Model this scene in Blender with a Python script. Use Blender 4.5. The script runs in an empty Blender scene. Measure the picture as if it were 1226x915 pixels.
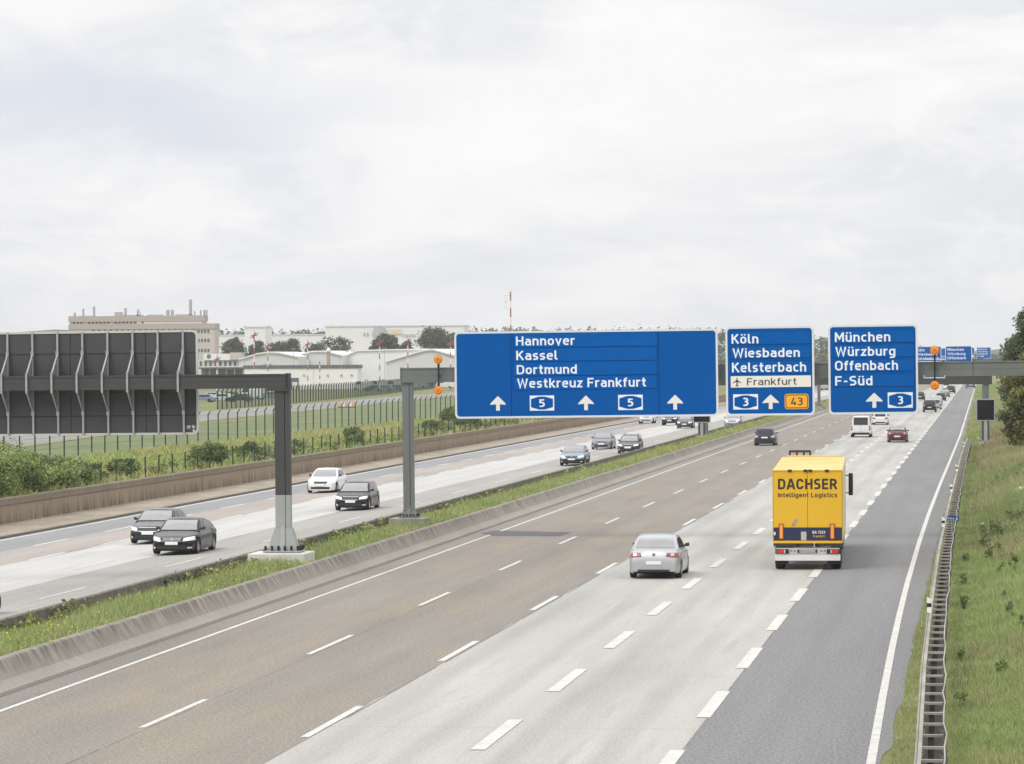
import bpy, bmesh, math, random
import numpy as np
from mathutils import Vector, Matrix
from mathutils.bvhtree import BVHTree

random.seed(7); RNG = np.random.default_rng(7)
scene = bpy.context.scene
col = scene.collection
PI = math.pi

# ------------------------------------------------------------------ camera numbers (road runs along +Y, z up, metres)
IMG_W, IMG_H = 1226, 915
FPX = 4228.0
CAM_H = 7.57
YAW = math.atan(565 / FPX)
ROLL = math.radians(0.3)
PITCH = math.atan((431.0 - 457.5) / FPX)
_F = Vector((-math.sin(YAW) * math.cos(PITCH), math.cos(YAW) * math.cos(PITCH), math.sin(PITCH)))
_R0 = Vector((math.cos(YAW), math.sin(YAW), 0)); _U0 = _R0.cross(_F)
_R = _R0 * math.cos(ROLL) - _U0 * math.sin(ROLL)
_U = _U0 * math.cos(ROLL) + _R0 * math.sin(ROLL)
CAM = Vector((0, 0, CAM_H))

def at(x, y, Y):
    """world point on the plane Y=const seen at photo pixel x, y"""
    d = _F + _R * ((x - IMG_W / 2) / FPX) + _U * ((IMG_H / 2 - y) / FPX)
    return CAM + d * (Y / d.y)

def zleft(X):
    """height of the far carriageway, which falls away to the left"""
    return -max(0.0, (-25.6 - X)) * 0.033

# ------------------------------------------------------------------ object helpers
def tag(o, label=None, cat=None, group=None, kind=None):
    if label: o['label'] = label
    if cat: o['category'] = cat
    if group: o['group'] = group
    if kind: o['kind'] = kind
    return o

def empty(name, loc=(0, 0, 0), rz=0.0, label=None, cat=None, group=None):
    o = bpy.data.objects.new(name, None); col.objects.link(o)
    o.empty_display_size = 0.3
    o.location = loc; o.rotation_euler = (0, 0, rz)
    return tag(o, label, cat, group)

def children(o):
    return [c for c in bpy.data.objects if c.parent == o]

def copy_tree(o, parent=None):
    c = o.copy(); col.objects.link(c)
    if parent is not None: c.parent = parent
    for ch in children(o): copy_tree(ch, c)
    return c

def link_mesh(name, me, parent=None, mats=()):
    o = bpy.data.objects.new(name, me); col.objects.link(o)
    if not me.materials:
        for m in (mats if isinstance(mats, (list, tuple)) else [mats]): me.materials.append(m)
    if parent is not None: o.parent = parent
    return o

class MB:
    """collects faces, then becomes ONE mesh object"""
    def __init__(s): s.v = []; s.f = []; s.mi = []; s.m = 0
    def add(s, vs, fs):
        b = len(s.v); s.v += [tuple(v) for v in vs]
        for f in fs: s.f.append(tuple(b + i for i in f)); s.mi.append(s.m)
        return s
    def quad(s, a, b, c, d): return s.add([a, b, c, d], [(0, 1, 2, 3)])
    def box(s, x0, x1, y0, y1, z0, z1):
        return s.add([(x0,y0,z0),(x1,y0,z0),(x1,y1,z0),(x0,y1,z0),(x0,y0,z1),(x1,y0,z1),(x1,y1,z1),(x0,y1,z1)],
                     [(3,2,1,0),(4,5,6,7),(0,1,5,4),(1,2,6,5),(2,3,7,6),(3,0,4,7)])
    def hexa(s, bot, top):
        return s.add(list(bot) + list(top), [(3,2,1,0),(4,5,6,7),(0,1,5,4),(1,2,6,5),(2,3,7,6),(3,0,4,7)])
    def tube(s, p0, p1, r0, r1=None, n=8, caps=True):
        r1 = r0 if r1 is None else r1
        p0 = Vector(p0); p1 = Vector(p1); d = (p1 - p0).normalized()
        a = d.orthogonal().normalized(); b = d.cross(a)
        vs = []
        for p, r in ((p0, r0), (p1, r1)):
            for i in range(n):
                t = 2 * PI * i / n; vs.append(p + a * (r * math.cos(t)) + b * (r * math.sin(t)))
        fs = [(i, (i + 1) % n, n + (i + 1) % n, n + i) for i in range(n)]
        if caps: fs += [tuple(range(n - 1, -1, -1)), tuple(range(n, 2 * n))]
        return s.add(vs, fs)
    def bar(s, p0, p1, w, h):
        """rectangular bar, w sideways, h upwards"""
        p0 = Vector(p0); p1 = Vector(p1); d = (p1 - p0).normalized()
        up = Vector((0, 0, 1)) if abs(d.z) < .95 else Vector((0, 1, 0))
        a = d.cross(up).normalized() * (w / 2); b = a.cross(d).normalized() * (h / 2)
        return s.hexa([p0 - a - b, p0 + a - b, p0 + a + b, p0 - a + b], [p1 - a - b, p1 + a - b, p1 + a + b, p1 - a + b])
    def prism(s, poly, y0, y1):
        """polygon in (x, z), extruded from y0 to y1 (outline counter-clockwise seen from -y)"""
        n = len(poly)
        vs = [(x, y0, z) for x, z in poly] + [(x, y1, z) for x, z in poly]
        fs = [tuple(range(n)), tuple(range(2 * n - 1, n - 1, -1))] + [(i, n + i, n + (i + 1) % n, (i + 1) % n) for i in range(n)]
        return s.add(vs, fs)
    def extrude_y(s, prof, ys):
        """open profile in (x, z) swept along y"""
        n = len(prof); vs = [(x, y, z) for y in ys for x, z in prof]
        fs = [(j * n + i, j * n + i + 1, (j + 1) * n + i + 1, (j + 1) * n + i) for j in range(len(ys) - 1) for i in range(n - 1)]
        return s.add(vs, fs)
    def build(s, name, mats, parent=None, smooth=None, recalc=True, bevel=0):
        me = bpy.data.meshes.new(name); me.from_pydata(s.v, [], s.f)
        for m in (mats if isinstance(mats, (list, tuple)) else [mats]): me.materials.append(m)
        if any(s.mi): me.polygons.foreach_set('material_index', s.mi)
        if recalc or bevel:
            bm = bmesh.new(); bm.from_mesh(me)
            if bevel:
                bmesh.ops.bevel(bm, geom=[e for e in bm.edges if len(e.link_faces) == 2 and e.calc_face_angle(0) > .6], offset=bevel, segments=2, affect='EDGES', profile=.5)
            bmesh.ops.recalc_face_normals(bm, faces=bm.faces)
            bm.to_mesh(me); bm.free()
        me.update()
        if smooth is not None:
            me.polygons.foreach_set('use_smooth', [True] * len(me.polygons)); me.set_sharp_from_angle(angle=math.radians(smooth))
        return link_mesh(name, me, parent)

def raw_mesh(name, verts, faces_flat, nside, mats, parent=None, mat_idx=None, smooth=False):
    """fast mesh from numpy arrays; every face has nside corners"""
    me = bpy.data.meshes.new(name)
    nv = len(verts); nf = len(faces_flat) // nside
    me.vertices.add(nv); me.vertices.foreach_set('co', np.asarray(verts, np.float32).ravel())
    me.loops.add(nf * nside); me.loops.foreach_set('vertex_index', np.asarray(faces_flat, np.int32))
    me.polygons.add(nf)
    me.polygons.foreach_set('loop_start', np.arange(0, nf * nside, nside, dtype=np.int32))
    for m in (mats if isinstance(mats, (list, tuple)) else [mats]): me.materials.append(m)
    if mat_idx is not None: me.polygons.foreach_set('material_index', np.asarray(mat_idx, np.int32))
    if smooth: me.polygons.foreach_set('use_smooth', np.ones(nf, bool))
    me.update(calc_edges=True); me.validate()
    return link_mesh(name, me, parent)

# ------------------------------------------------------------------ materials
def mat(name, color, rough=.6, metal=0.0, spec=.5, coat=0.0, var=0.0, vscale=3.0, stretch=(1, 1, 1), var2=0.0, v2scale=30.0, dark=None, ior=None, grain=0.0, gscale=200.0, bump=0.0):
    """principled material whose colour is broken up by two noises (procedural wear)"""
    m = bpy.data.materials.new(name); m.use_nodes = True
    nt = m.node_tree; b = nt.nodes['Principled BSDF']
    b.inputs['Roughness'].default_value = rough; b.inputs['Metallic'].default_value = metal
    b.inputs['Specular IOR Level'].default_value = spec
    if ior: b.inputs['IOR'].default_value = ior
    if coat: b.inputs['Coat Weight'].default_value = coat; b.inputs['Coat Roughness'].default_value = .03
    c = tuple(color) + (1,) if len(color) == 3 else color
    b.inputs['Base Color'].default_value = c
    last = None
    def layer(prev, amt, scale, st, col2, detail=4.0, lo=.35, hi=.65):
        tc = nt.nodes.new('ShaderNodeTexCoord'); mp = nt.nodes.new('ShaderNodeMapping')
        mp.inputs['Scale'].default_value = st
        nz = nt.nodes.new('ShaderNodeTexNoise'); nz.inputs['Scale'].default_value = scale; nz.inputs['Detail'].default_value = detail
        rp = nt.nodes.new('ShaderNodeMapRange'); rp.inputs['From Min'].default_value = lo; rp.inputs['From Max'].default_value = hi
        rp.inputs['To Max'].default_value = amt
        mx = nt.nodes.new('ShaderNodeMix'); mx.data_type = 'RGBA'
        nt.links.new(tc.outputs['Object'], mp.inputs['Vector']); nt.links.new(mp.outputs['Vector'], nz.inputs['Vector'])
        nt.links.new(nz.outputs['Fac'], rp.inputs['Value']); nt.links.new(rp.outputs['Result'], mx.inputs['Factor'])
        if prev is None: mx.inputs['A'].default_value = c
        else: nt.links.new(prev, mx.inputs['A'])
        mx.inputs['B'].default_value = col2
        return mx.outputs['Result'], nz
    dk = tuple(dark) + (1,) if dark else tuple(x * .45 for x in c[:3]) + (1,)
    nz = None
    if var: last, nz = layer(last, var, vscale, stretch, dk)
    if var2: last, nz = layer(last, var2, v2scale, (1, 1, 1), tuple(min(1, x * 1.5) for x in c[:3]) + (1,))
    if grain: last, nz = layer(last, grain, gscale, (1, 1, 1), dk, 2.0, .4, .7)
    if last is not None: nt.links.new(last, b.inputs['Base Color'])
    if bump and nz is not None:
        bp = nt.nodes.new('ShaderNodeBump'); bp.inputs['Strength'].default_value = bump; bp.inputs['Distance'].default_value = .02
        nt.links.new(nz.outputs['Fac'], bp.inputs['Height']); nt.links.new(bp.outputs['Normal'], b.inputs['Normal'])
    return m

def leaf_mat(name, c1, c2, scale=1.0, rough=.65, trans=.25):
    """foliage / grass: colour varies from clump to clump and a little light passes through"""
    m = bpy.data.materials.new(name); m.use_nodes = True
    nt = m.node_tree; b = nt.nodes['Principled BSDF']; out = nt.nodes['Material Output']
    b.inputs['Roughness'].default_value = rough; b.inputs['Specular IOR Level'].default_value = .25
    tc = nt.nodes.new('ShaderNodeTexCoord'); nz = nt.nodes.new('ShaderNodeTexNoise'); nz.inputs['Scale'].default_value = scale; nz.inputs['Detail'].default_value = 5
    rp = nt.nodes.new('ShaderNodeMapRange'); rp.inputs['From Min'].default_value = .33; rp.inputs['From Max'].default_value = .67
    mx = nt.nodes.new('ShaderNodeMix'); mx.data_type = 'RGBA'; mx.inputs['A'].default_value = tuple(c1) + (1,); mx.inputs['B'].default_value = tuple(c2) + (1,)
    nt.links.new(tc.outputs['Object'], nz.inputs['Vector']); nt.links.new(nz.outputs['Fac'], rp.inputs['Value']); nt.links.new(rp.outputs['Result'], mx.inputs['Factor'])
    nt.links.new(mx.outputs['Result'], b.inputs['Base Color'])
    tr = nt.nodes.new('ShaderNodeBsdfTranslucent'); nt.links.new(mx.outputs['Result'], tr.inputs['Color'])
    ms = nt.nodes.new('ShaderNodeMixShader'); ms.inputs[0].default_value = trans
    nt.links.new(b.outputs[0], ms.inputs[1]); nt.links.new(tr.outputs[0], ms.inputs[2]); nt.links.new(ms.outputs[0], out.inputs['Surface'])
    return m

def road_mat(name, color, lanes=None, lane_w=3.72, warm=None, grain=.25, track=.18, blotch=.25, cracks=True, joints=0.0):
    """pavement: stone grain, long blotches, worn wheel tracks along every lane, odd stains"""
    m = bpy.data.materials.new(name); m.use_nodes = True
    nt = m.node_tree; b = nt.nodes['Principled BSDF']; N = nt.nodes.new; L = nt.links.new
    b.inputs['Roughness'].default_value = .85; b.inputs['Specular IOR Level'].default_value = .3
    tc = N('ShaderNodeTexCoord')
    def noise(scale, st, detail=4, rough=.55):
        mp = N('ShaderNodeMapping'); mp.inputs['Scale'].default_value = st; L(tc.outputs['Object'], mp.inputs['Vector'])
        n = N('ShaderNodeTexNoise'); n.inputs['Scale'].default_value = scale; n.inputs['Detail'].default_value = detail; n.inputs['Roughness'].default_value = rough
        L(mp.outputs['Vector'], n.inputs['Vector']); return n.outputs['Fac']
    def rng(v, a, b_, lo=0.0, hi=1.0):
        r = N('ShaderNodeMapRange'); L(v, r.inputs['Value']); r.inputs['From Min'].default_value = a; r.inputs['From Max'].default_value = b_
        r.inputs['To Min'].default_value = lo; r.inputs['To Max'].default_value = hi; return r.outputs['Result']
    def mix(fac, A, B, blend='MIX'):
        x = N('ShaderNodeMix'); x.data_type = 'RGBA'; x.blend_type = blend
        L(fac, x.inputs['Factor'])
        for sock, v in (('A', A), ('B', B)):
            if isinstance(v, tuple): x.inputs[sock].default_value = v + (1,)
            else: L(v, x.inputs[sock])
        return x.outputs['Result']
    sc = lambda k: tuple(min(1, x * k) for x in color)
    cur = mix(rng(noise(.5, (1, .08, 1), 5), .35, .68), sc(1.06), sc(1 - blotch))
    if warm: cur = mix(rng(noise(.35, (1, .25, 1), 4), .45, .7, 0, .8), cur, tuple(warm))
    # wheel tracks: two worn strips per lane
    sep = N('ShaderNodeSeparateXYZ'); L(tc.outputs['Object'], sep.inputs[0])
    if track:
        mod = N('ShaderNodeMath'); mod.operation = 'MULTIPLY_ADD'; L(sep.outputs['X'], mod.inputs[0]); mod.inputs[1].default_value = 4 * PI / lane_w; mod.inputs[2].default_value = (lanes or 0) * 4 * PI / lane_w
        cs = N('ShaderNodeMath'); cs.operation = 'COSINE'; L(mod.outputs[0], cs.inputs[0])
        wob = N('ShaderNodeMath'); wob.operation = 'MULTIPLY'; L(rng(cs.outputs[0], -.2, -1, 0, 1), wob.inputs[0]); L(rng(noise(.12, (1, .3, 1), 3), .3, .7, .3, 1), wob.inputs[1])
        t = N('ShaderNodeMath'); t.operation = 'MULTIPLY'; L(wob.outputs[0], t.inputs[0]); t.inputs[1].default_value = track
        cur = mix(t.outputs[0], cur, sc(.55))
    # dark rubber streaks along the traffic
    cur = mix(rng(noise(2.2, (1, .05, 1), 3), .58, .76, 0, .5), cur, sc(.58))
    if joints:
        jm = N('ShaderNodeMath'); jm.operation = 'PINGPONG'; L(sep.outputs['Y'], jm.inputs[0]); jm.inputs[1].default_value = joints
        cur = mix(rng(jm.outputs[0], .09, .03, 0, .28), cur, sc(.5))
    cur = mix(rng(noise(1.6, (.45, 3.2, 1), 6, .75), .60, .74, 0, .24), cur, sc(.62))
    cur = mix(rng(noise(1.1, (1, 1, 1), 6, .7), .60, .72, 0, .22), cur, sc(.6))
    cur = mix(rng(noise(13, (1, .5, 1), 3, .8), .44, .60, 0, grain * 1.7), cur, sc(.5))
    cur = mix(rng(noise(17, (1, .5, 1), 3, .8), .46, .62, 0, grain * 1.5), cur, sc(1.55))
    cur = mix(rng(noise(5, (1, .35, 1), 4, .8), .50, .72, 0, grain * .6), cur, sc(.6))
    L(cur, b.inputs['Base Color'])
    return m

def concrete_mat(name, color, dark, stain=.6, zlo=0.0, zhi=.8, top_dark=True, joint=0.0, warm=None):
    """cast concrete barrier: vertical rain streaks, dirt band, panel joints"""
    m = bpy.data.materials.new(name); m.use_nodes = True
    nt = m.node_tree; b = nt.nodes['Principled BSDF']; N = nt.nodes.new; L = nt.links.new
    b.inputs['Roughness'].default_value = .9; b.inputs['Specular IOR Level'].default_value = .25
    tc = N('ShaderNodeTexCoord'); sep = N('ShaderNodeSeparateXYZ'); L(tc.outputs['Object'], sep.inputs[0])
    def noise(scale, st, detail=4):
        mp = N('ShaderNodeMapping'); mp.inputs['Scale'].default_value = st; L(tc.outputs['Object'], mp.inputs['Vector'])
        n = N('ShaderNodeTexNoise'); n.inputs['Scale'].default_value = scale; n.inputs['Detail'].default_value = detail; L(mp.outputs['Vector'], n.inputs['Vector']); return n.outputs['Fac']
    def rng(v, a, b_, lo=0.0, hi=1.0):
        r = N('ShaderNodeMapRange'); L(v, r.inputs['Value']); r.inputs['From Min'].default_value = a; r.inputs['From Max'].default_value = b_
        r.inputs['To Min'].default_value = lo; r.inputs['To Max'].default_value = hi; return r.outputs['Result']
    def mix(fac, A, B):
        x = N('ShaderNodeMix'); x.data_type = 'RGBA'; L(fac, x.inputs['Factor'])
        for s_, v in (('A', A), ('B', B)):
            if isinstance(v, tuple): x.inputs[s_].default_value = v + (1,)
            else: L(v, x.inputs[s_])
        return x.outputs['Result']
    def mul(a, b_):
        x = N('ShaderNodeMath'); x.operation = 'MULTIPLY'; L(a, x.inputs[0]); L(b_, x.inputs[1]); return x.outputs[0]
    cur = mix(rng(noise(.6, (1, .4, 1)), .35, .7, 0, .5), color, warm or tuple(x * .8 for x in color))
    grad = rng(sep.outputs['Z'], zlo, zhi) if top_dark else rng(sep.outputs['Z'], zhi, zlo)
    streak = rng(noise(2.2, (1, 1.6, .12), 6), .34, .62, 0, 1)
    cur = mix(mul(mul(grad, streak), rng(noise(.25, (1, 1, 1)), .2, .6, stain * .6, stain)), cur, dark)
    cur = mix(rng(noise(9, (1, 1.5, .3), 5), .5, .75, 0, .3), cur, dark)
    if joint:
        j = N('ShaderNodeMath'); j.operation = 'PINGPONG'; L(sep.outputs['Y'], j.inputs[0]); j.inputs[1].default_value = joint
        cur = mix(rng(j.outputs[0], .10, .04, 0, .65), cur, dark)
    L(cur, b.inputs['Base Color'])
    return m

# ------------------------------------------------------------------ lettering: a road-sign alphabet drawn with strokes of even width
def _rp(pts, rad, closed=False):
    """polyline with rounded corners; rad is one radius or one per corner"""
    n = len(pts); out = []
    rads = rad if isinstance(rad, (list, tuple)) else [rad] * n
    for i, p in enumerate(pts):
        if (not closed and i in (0, n - 1)) or rads[i] <= 0: out.append(p); continue
        p = Vector(p); a = Vector(pts[i - 1]) - p; b = Vector(pts[(i + 1) % n]) - p
        la, lb = a.length, b.length; a /= la; b /= lb
        r = min(rads[i], la * (.5 if closed or i > 1 else 1), lb * (.5 if closed or i < n - 2 else 1))
        ang = a.angle(b); d = r / math.tan(ang / 2) if ang < 3.1 else 0
        d = min(d, la * .5 if (closed or i > 1) else la, lb * .5 if (closed or i < n - 2) else lb); r = d * math.tan(ang / 2)
        c = p + (a + b).normalized() * (r / math.sin(ang / 2))
        s0 = p + a * d - c; s1 = p + b * d - c
        a0 = math.atan2(s0.y, s0.x); a1 = math.atan2(s1.y, s1.x); da = (a1 - a0 + PI) % (2 * PI) - PI
        for k in range(8): t = a0 + da * k / 7; out.append((c.x + r * math.cos(t), c.y + r * math.sin(t)))
    return out
def glyph(ch, t):
    x = .74; R = _rp
    def bowl(w, r=.20): return ('c', R([(t, t), (w - t, t), (w - t, x - t), (t, x - t)], r, True))
    def cap(w, r=.26): return ('c', R([(t, t), (w - t, t), (w - t, 1 - t), (t, 1 - t)], r, True))
    def ln(*p): return ('o', list(p))
    def dots(w): return [ln((w / 2 - .14, .86), (w / 2 - .14, 1.0)), ln((w / 2 + .14, .86), (w / 2 + .14, 1.0))]
    def o_(*a): return ('o', R(*a))
    sh = lambda x0, w: o_([(x0, x - .30), (x0, x - t), (w - t, x - t), (w - t, 0)], .18)
    T = {
     'H': (.68, [ln((t, 0), (t, 1)), ln((.68 - t, 0), (.68 - t, 1)), ln((t, .52), (.68 - t, .52))]),
     'a': (.54, [o_([(.08, x - t), (.54 - t, x - t), (.54 - t, 0)], .17), o_([(.54 - t, .44), (t, .44), (t, t), (.54 - t, t), (.54 - t, .3)], [0, .16, .16, .14, 0])]),
     'n': (.55, [ln((t, 0), (t, x)), sh(t, .55)]), 'm': (.86, [ln((t, 0), (t, x)), sh(t, .43 + t), sh(.43, .86)]),
     'o': (.56, [bowl(.56)]), 'ö': (.56, [bowl(.56)] + dots(.56)),
     'v': (.54, [ln((.055, x), (.27, .05), (.485, x))]), 'W': (.96, [ln((.06, 1), (.26, .04), (.48, .92), (.70, .04), (.90, 1))]),
     'e': (.55, [o_([(t, .40), (.55 - t, .40), (.55 - t, x - t), (t, x - t), (t, t), (.49, t)], [0, 0, .2, .2, .2, 0])]),
     'r': (.37, [ln((t, 0), (t, x)), o_([(t, x - .30), (t, x - t), (.37, x - t)], .17)]),
     'K': (.66, [ln((t, 0), (t, 1)), ln((.59, 1), (t, .40)), ln((.25, .60), (.62, 0))]), 'k': (.54, [ln((t, 0), (t, 1)), ln((.49, x), (t, .27)), ln((.20, .42), (.51, 0))]),
     's': (.48, [o_([(.43, x - t), (t, x - t), (t, x / 2), (.48 - t, x / 2), (.48 - t, t), (.04, t)], .15)]),
     'S': (.60, [o_([(.54, 1 - t), (t, 1 - t), (t, .52), (.60 - t, .52), (.60 - t, t), (.05, t)], .22)]),
     'l': (.27, [o_([(t, 1), (t, t), (.27, t)], .13)]), 'D': (.68, [('c', R([(t, t), (.68 - t, t), (.68 - t, 1 - t), (t, 1 - t)], [0, .30, .30, 0], True))]),
     't': (.38, [o_([(.17, .96), (.17, t), (.38, t)], .14), ln((0, x - t), (.37, x - t))]),
     'u': (.55, [o_([(t, x), (t, t), (.55 - t, t), (.55 - t, .30)], .18), ln((.55 - t, 0), (.55 - t, x))]),
     'd': (.56, [bowl(.56), ln((.56 - t, 0), (.56 - t, 1))]), 'b': (.56, [bowl(.56), ln((t, 0), (t, 1))]),
     'h': (.55, [ln((t, 0), (t, 1)), sh(t, .55)]), 'i': (.15, [ln((t, 0), (t, x)), ln((t, .86), (t, 1.0))]),
     'z': (.48, [ln((.03, x - t), (.40, x - t), (.07, t), (.46, t))]), 'F': (.57, [ln((t, 0), (t, 1)), ln((t, 1 - t), (.57, 1 - t)), ln((t, .50), (.51, .50))]),
     'f': (.36, [o_([(.36, 1 - t), (.15, 1 - t), (.15, 0)], .15), ln((0, x - t), (.34, x - t))]),
     'M': (.80, [ln((t, 0), (t, 1)), ln((.80 - t, 0), (.80 - t, 1)), ln((t, .97), (.40, .34), (.80 - t, .97))]),
     'c': (.48, [o_([(.45, x - t), (t, x - t), (t, t), (.45, t)], .2)]),
     'g': (.56, [bowl(.56), o_([(.56 - t, x), (.56 - t, t - .27), (.07, t - .27)], .17)]), 'O': (.70, [cap(.70)]),
     '-': (.40, [ln((.05, .43), (.35, .43))]), ' ': (.28, []),
     '5': (.56, [ln((.50, 1 - t), (.12, 1 - t), (.10, .50)), o_([(.09, .58), (.56 - t, .58), (.56 - t, t), (.04, t)], .22)]),
     '3': (.56, [o_([(.05, 1 - t), (.54 - t, 1 - t), (.54 - t, .53), (.18, .53)], .2), o_([(.18, .53), (.56 - t, .53), (.56 - t, t), (.04, t)], .22)]),
     '4': (.58, [ln((.34, 1), (.07, .27), (.58, .27)), ln((.42, .48), (.42, 0))]),
     '6': (.56, [('c', R([(t, t), (.56 - t, t), (.56 - t, .58), (t, .58)], .2, True)), o_([(.46, 1 - t), (t, .75), (t, .3)], .3)]),
     '1': (.32, [ln((.02, .78), (.22, .95), (.22, 0))]), '0': (.56, [cap(.56, .21)]), '7': (.52, [ln((.02, 1 - t), (.46, 1 - t), (.18, 0))]),
     '2': (.54, [o_([(.04, 1 - t), (.54 - t, 1 - t), (.54 - t, .55), (.08, t)], .2), ln((.05, t), (.54, t))]),
     '8': (.56, [('c', R([(t, t), (.56 - t, t), (.56 - t, .52), (t, .52)], .2, True)), ('c', R([(t + .02, .52), (.54 - t, .52), (.54 - t, 1 - t), (t + .02, 1 - t)], .19, True))]),
     'A': (.74, [ln((.06, 0), (.345, 1)), ln((.395, 1), (.68, 0)), ln((.17, .30), (.57, .30))]), 'C': (.66, [o_([(.66 - t, .68), (.66 - t, 1 - t), (t, 1 - t), (t, t), (.66 - t, t), (.66 - t, .32)], .27)]),
     'E': (.58, [ln((t, 0), (t, 1)), ln((t, 1 - t), (.57, 1 - t)), ln((t, .51), (.53, .51)), ln((t, t), (.58, t))]),
     'R': (.66, [ln((t, 0), (t, 1)), o_([(t, 1 - t), (.64 - t, 1 - t), (.64 - t, .46), (t, .46)], .24), ln((.37, .46), (.60, 0))]),
     'I': (.15, [ln((t, 0), (t, 1))]), 'L': (.54, [ln((t, 0), (t, 1)), ln((t, t), (.54, t))]), 'B': (.64, [ln((t, 0), (t, 1)), o_([(t, 1 - t), (.60 - t, 1 - t), (.60 - t, .53), (t, .53)], .2), o_([(t, .53), (.64 - t, .53), (.64 - t, t), (t, t)], .22)]),
     'Z': (.58, [ln((.04, 1 - t), (.50, 1 - t), (.08, t), (.56, t))]), 'P': (.62, [ln((t, 0), (t, 1)), o_([(t, 1 - t), (.62 - t, 1 - t), (.62 - t, .45), (t, .45)], .23)]),
    }
    if ch == 'ü': w_, st = T['u']; return w_, st + dots(w_)
    return T[ch]
def ribbon(mb, pts, t, y, f, closed=False):
    """flat stroke of half width t along pts; f maps (x, z) into place"""
    P = [Vector(p) for p in pts]; n = len(P); L_, R_ = [], []
    for i in range(n):
        a = P[i] - P[i - 1] if (i > 0 or closed) else P[1] - P[0]
        b = P[(i + 1) % n] - P[i] if (i < n - 1 or closed) else a
        if a.length < 1e-6: a = b
        if b.length < 1e-6: b = a
        na = Vector((-a.y, a.x)).normalized(); nb = Vector((-b.y, b.x)).normalized()
        m = (na + nb); m = m.normalized() if m.length > 1e-6 else na
        k = t / max(.42, m.dot(na)); L_.append(P[i] + m * k); R_.append(P[i] - m * k)
    vs = [f(p.x, p.y, y) for p in L_ + R_]
    mb.add(vs, [(i, n + i, n + (i + 1) % n, (i + 1) % n) for i in range(n if closed else n - 1)])
def lettering(s, x0, x1, zbase, cap, mtl, parent, y, name='lettering', bold=.012, face=-1):
    """a line of writing on a plane y = const, between x0 and x1, capitals `cap` high, read from -y; bold = extra stroke half width"""
    t = .068 + bold; pen = 0.0; items = []
    for ch in s:
        w_, st = glyph(ch, t); items.append((pen, st)); pen += w_ + (.135 if ch != ' ' else .04)
    pen -= .135
    k = (x1 - x0) / pen; mb = MB(); q = 0
    for px_, st in items:
        for kind, pts in st:
            ribbon(mb, pts, t, y - .0004 * (q % 4), lambda a, b, yy: (x0 + (px_ + a) * k, yy, zbase + b * cap), kind == 'c'); q += 1
    o = mb.build(name, mtl, parent, recalc=False)
    return o
# ================================================================== materials used in several places
M = {}
M['paint_white'] = mat('road_paint', (.62, .61, .575), .7, var=.55, vscale=2.2, dark=(.40, .39, .36), grain=.6, gscale=16)
M['steel'] = mat('galvanised_steel', (.38, .39, .39), .5, .35, var=.3, vscale=2)
M['steel_dark'] = mat('grey_coated_steel', (.150, .165, .160), .55, .0, var=.25, vscale=.8, stretch=(1, 1, .3))
M['steel_charcoal'] = mat('charcoal_coated_steel', (.052, .053, .052), .6, 0, var=.2, vscale=1.0)
M['steel_pale'] = mat('pale_coated_steel', (.33, .345, .33), .55, 0, var=.2, vscale=1.0)
M['rail_steel'] = mat('weathered_rail_steel', (.36, .345, .30), .6, .2, var=.6, vscale=1.2, stretch=(1, .3, 1), dark=(.13, .105, .08))
M['black'] = mat('black_plastic', (.012, .012, .013), .5)
M['rubber'] = mat('tyre_rubber', (.014, .014, .014), .85)
M['white_frame'] = mat('white_edge', (.62, .66, .70), .5)
M['sign_blue'] = mat('sign_blue', (.0008, .088, .345), .8, spec=.02, var=.22, vscale=.9, stretch=(1, 1, .5), dark=(.001, .066, .275), grain=.12, gscale=9)
M['sign_blue_strip'] = mat('sign_blue_strip', (.0008, .100, .385), .8, spec=.02, var=.15, vscale=1.5)
M['sign_seam'] = mat('sign_seam', (.001, .030, .125), .7, spec=.05)
M['sign_white'] = mat('sign_white', (.74, .80, .86), .55, spec=.2)
M['sign_cream'] = mat('sign_cream', (.74, .73, .68), .55, spec=.2)
M['sign_yellow'] = mat('sign_yellow', (.85, .40, .012), .5)
M['sign_black'] = mat('sign_black', (.012, .012, .012), .5)
M['amber'] = mat('amber_lens', (.72, .24, .008), .25, coat=.3)
M['concrete_pale'] = mat('pale_concrete', (.50, .49, .45), .9, var=.35, vscale=1.5)

# ================================================================== world: hazy daylight sky under a bright broken overcast
SUN_EL, SUN_AZ = math.radians(52), math.radians(215)      # sun behind the camera's right, azimuth clockwise from +Y
w = bpy.data.worlds.new('World'); scene.world = w; w.use_nodes = True
nt = w.node_tree; N = nt.nodes.new; L = nt.links.new
bg = nt.nodes['Background']; bg.inputs['Strength'].default_value = .1
sky = N('ShaderNodeTexSky'); sky.sky_type = 'NISHITA'; sky.sun_disc = False
sky.sun_elevation = SUN_EL; sky.sun_rotation = SUN_AZ; sky.air_density = 1.2; sky.dust_density = 2.5
tc = N('ShaderNodeTexCoord'); sep = N('ShaderNodeSeparateXYZ'); L(tc.outputs['Generated'], sep.inputs[0])
def wnoise(scale, st, detail=6, rough=.55, off=(0, 0, 0), dist=0.0):
    mp = N('ShaderNodeMapping'); mp.inputs['Scale'].default_value = st; mp.inputs['Location'].default_value = off
    L(tc.outputs['Generated'], mp.inputs['Vector'])
    n = N('ShaderNodeTexNoise'); n.inputs['Scale'].default_value = scale; n.inputs['Detail'].default_value = detail; n.inputs['Roughness'].default_value = rough; n.inputs['Distortion'].default_value = dist
    L(mp.outputs['Vector'], n.inputs['Vector']); return n.outputs['Fac']
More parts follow.
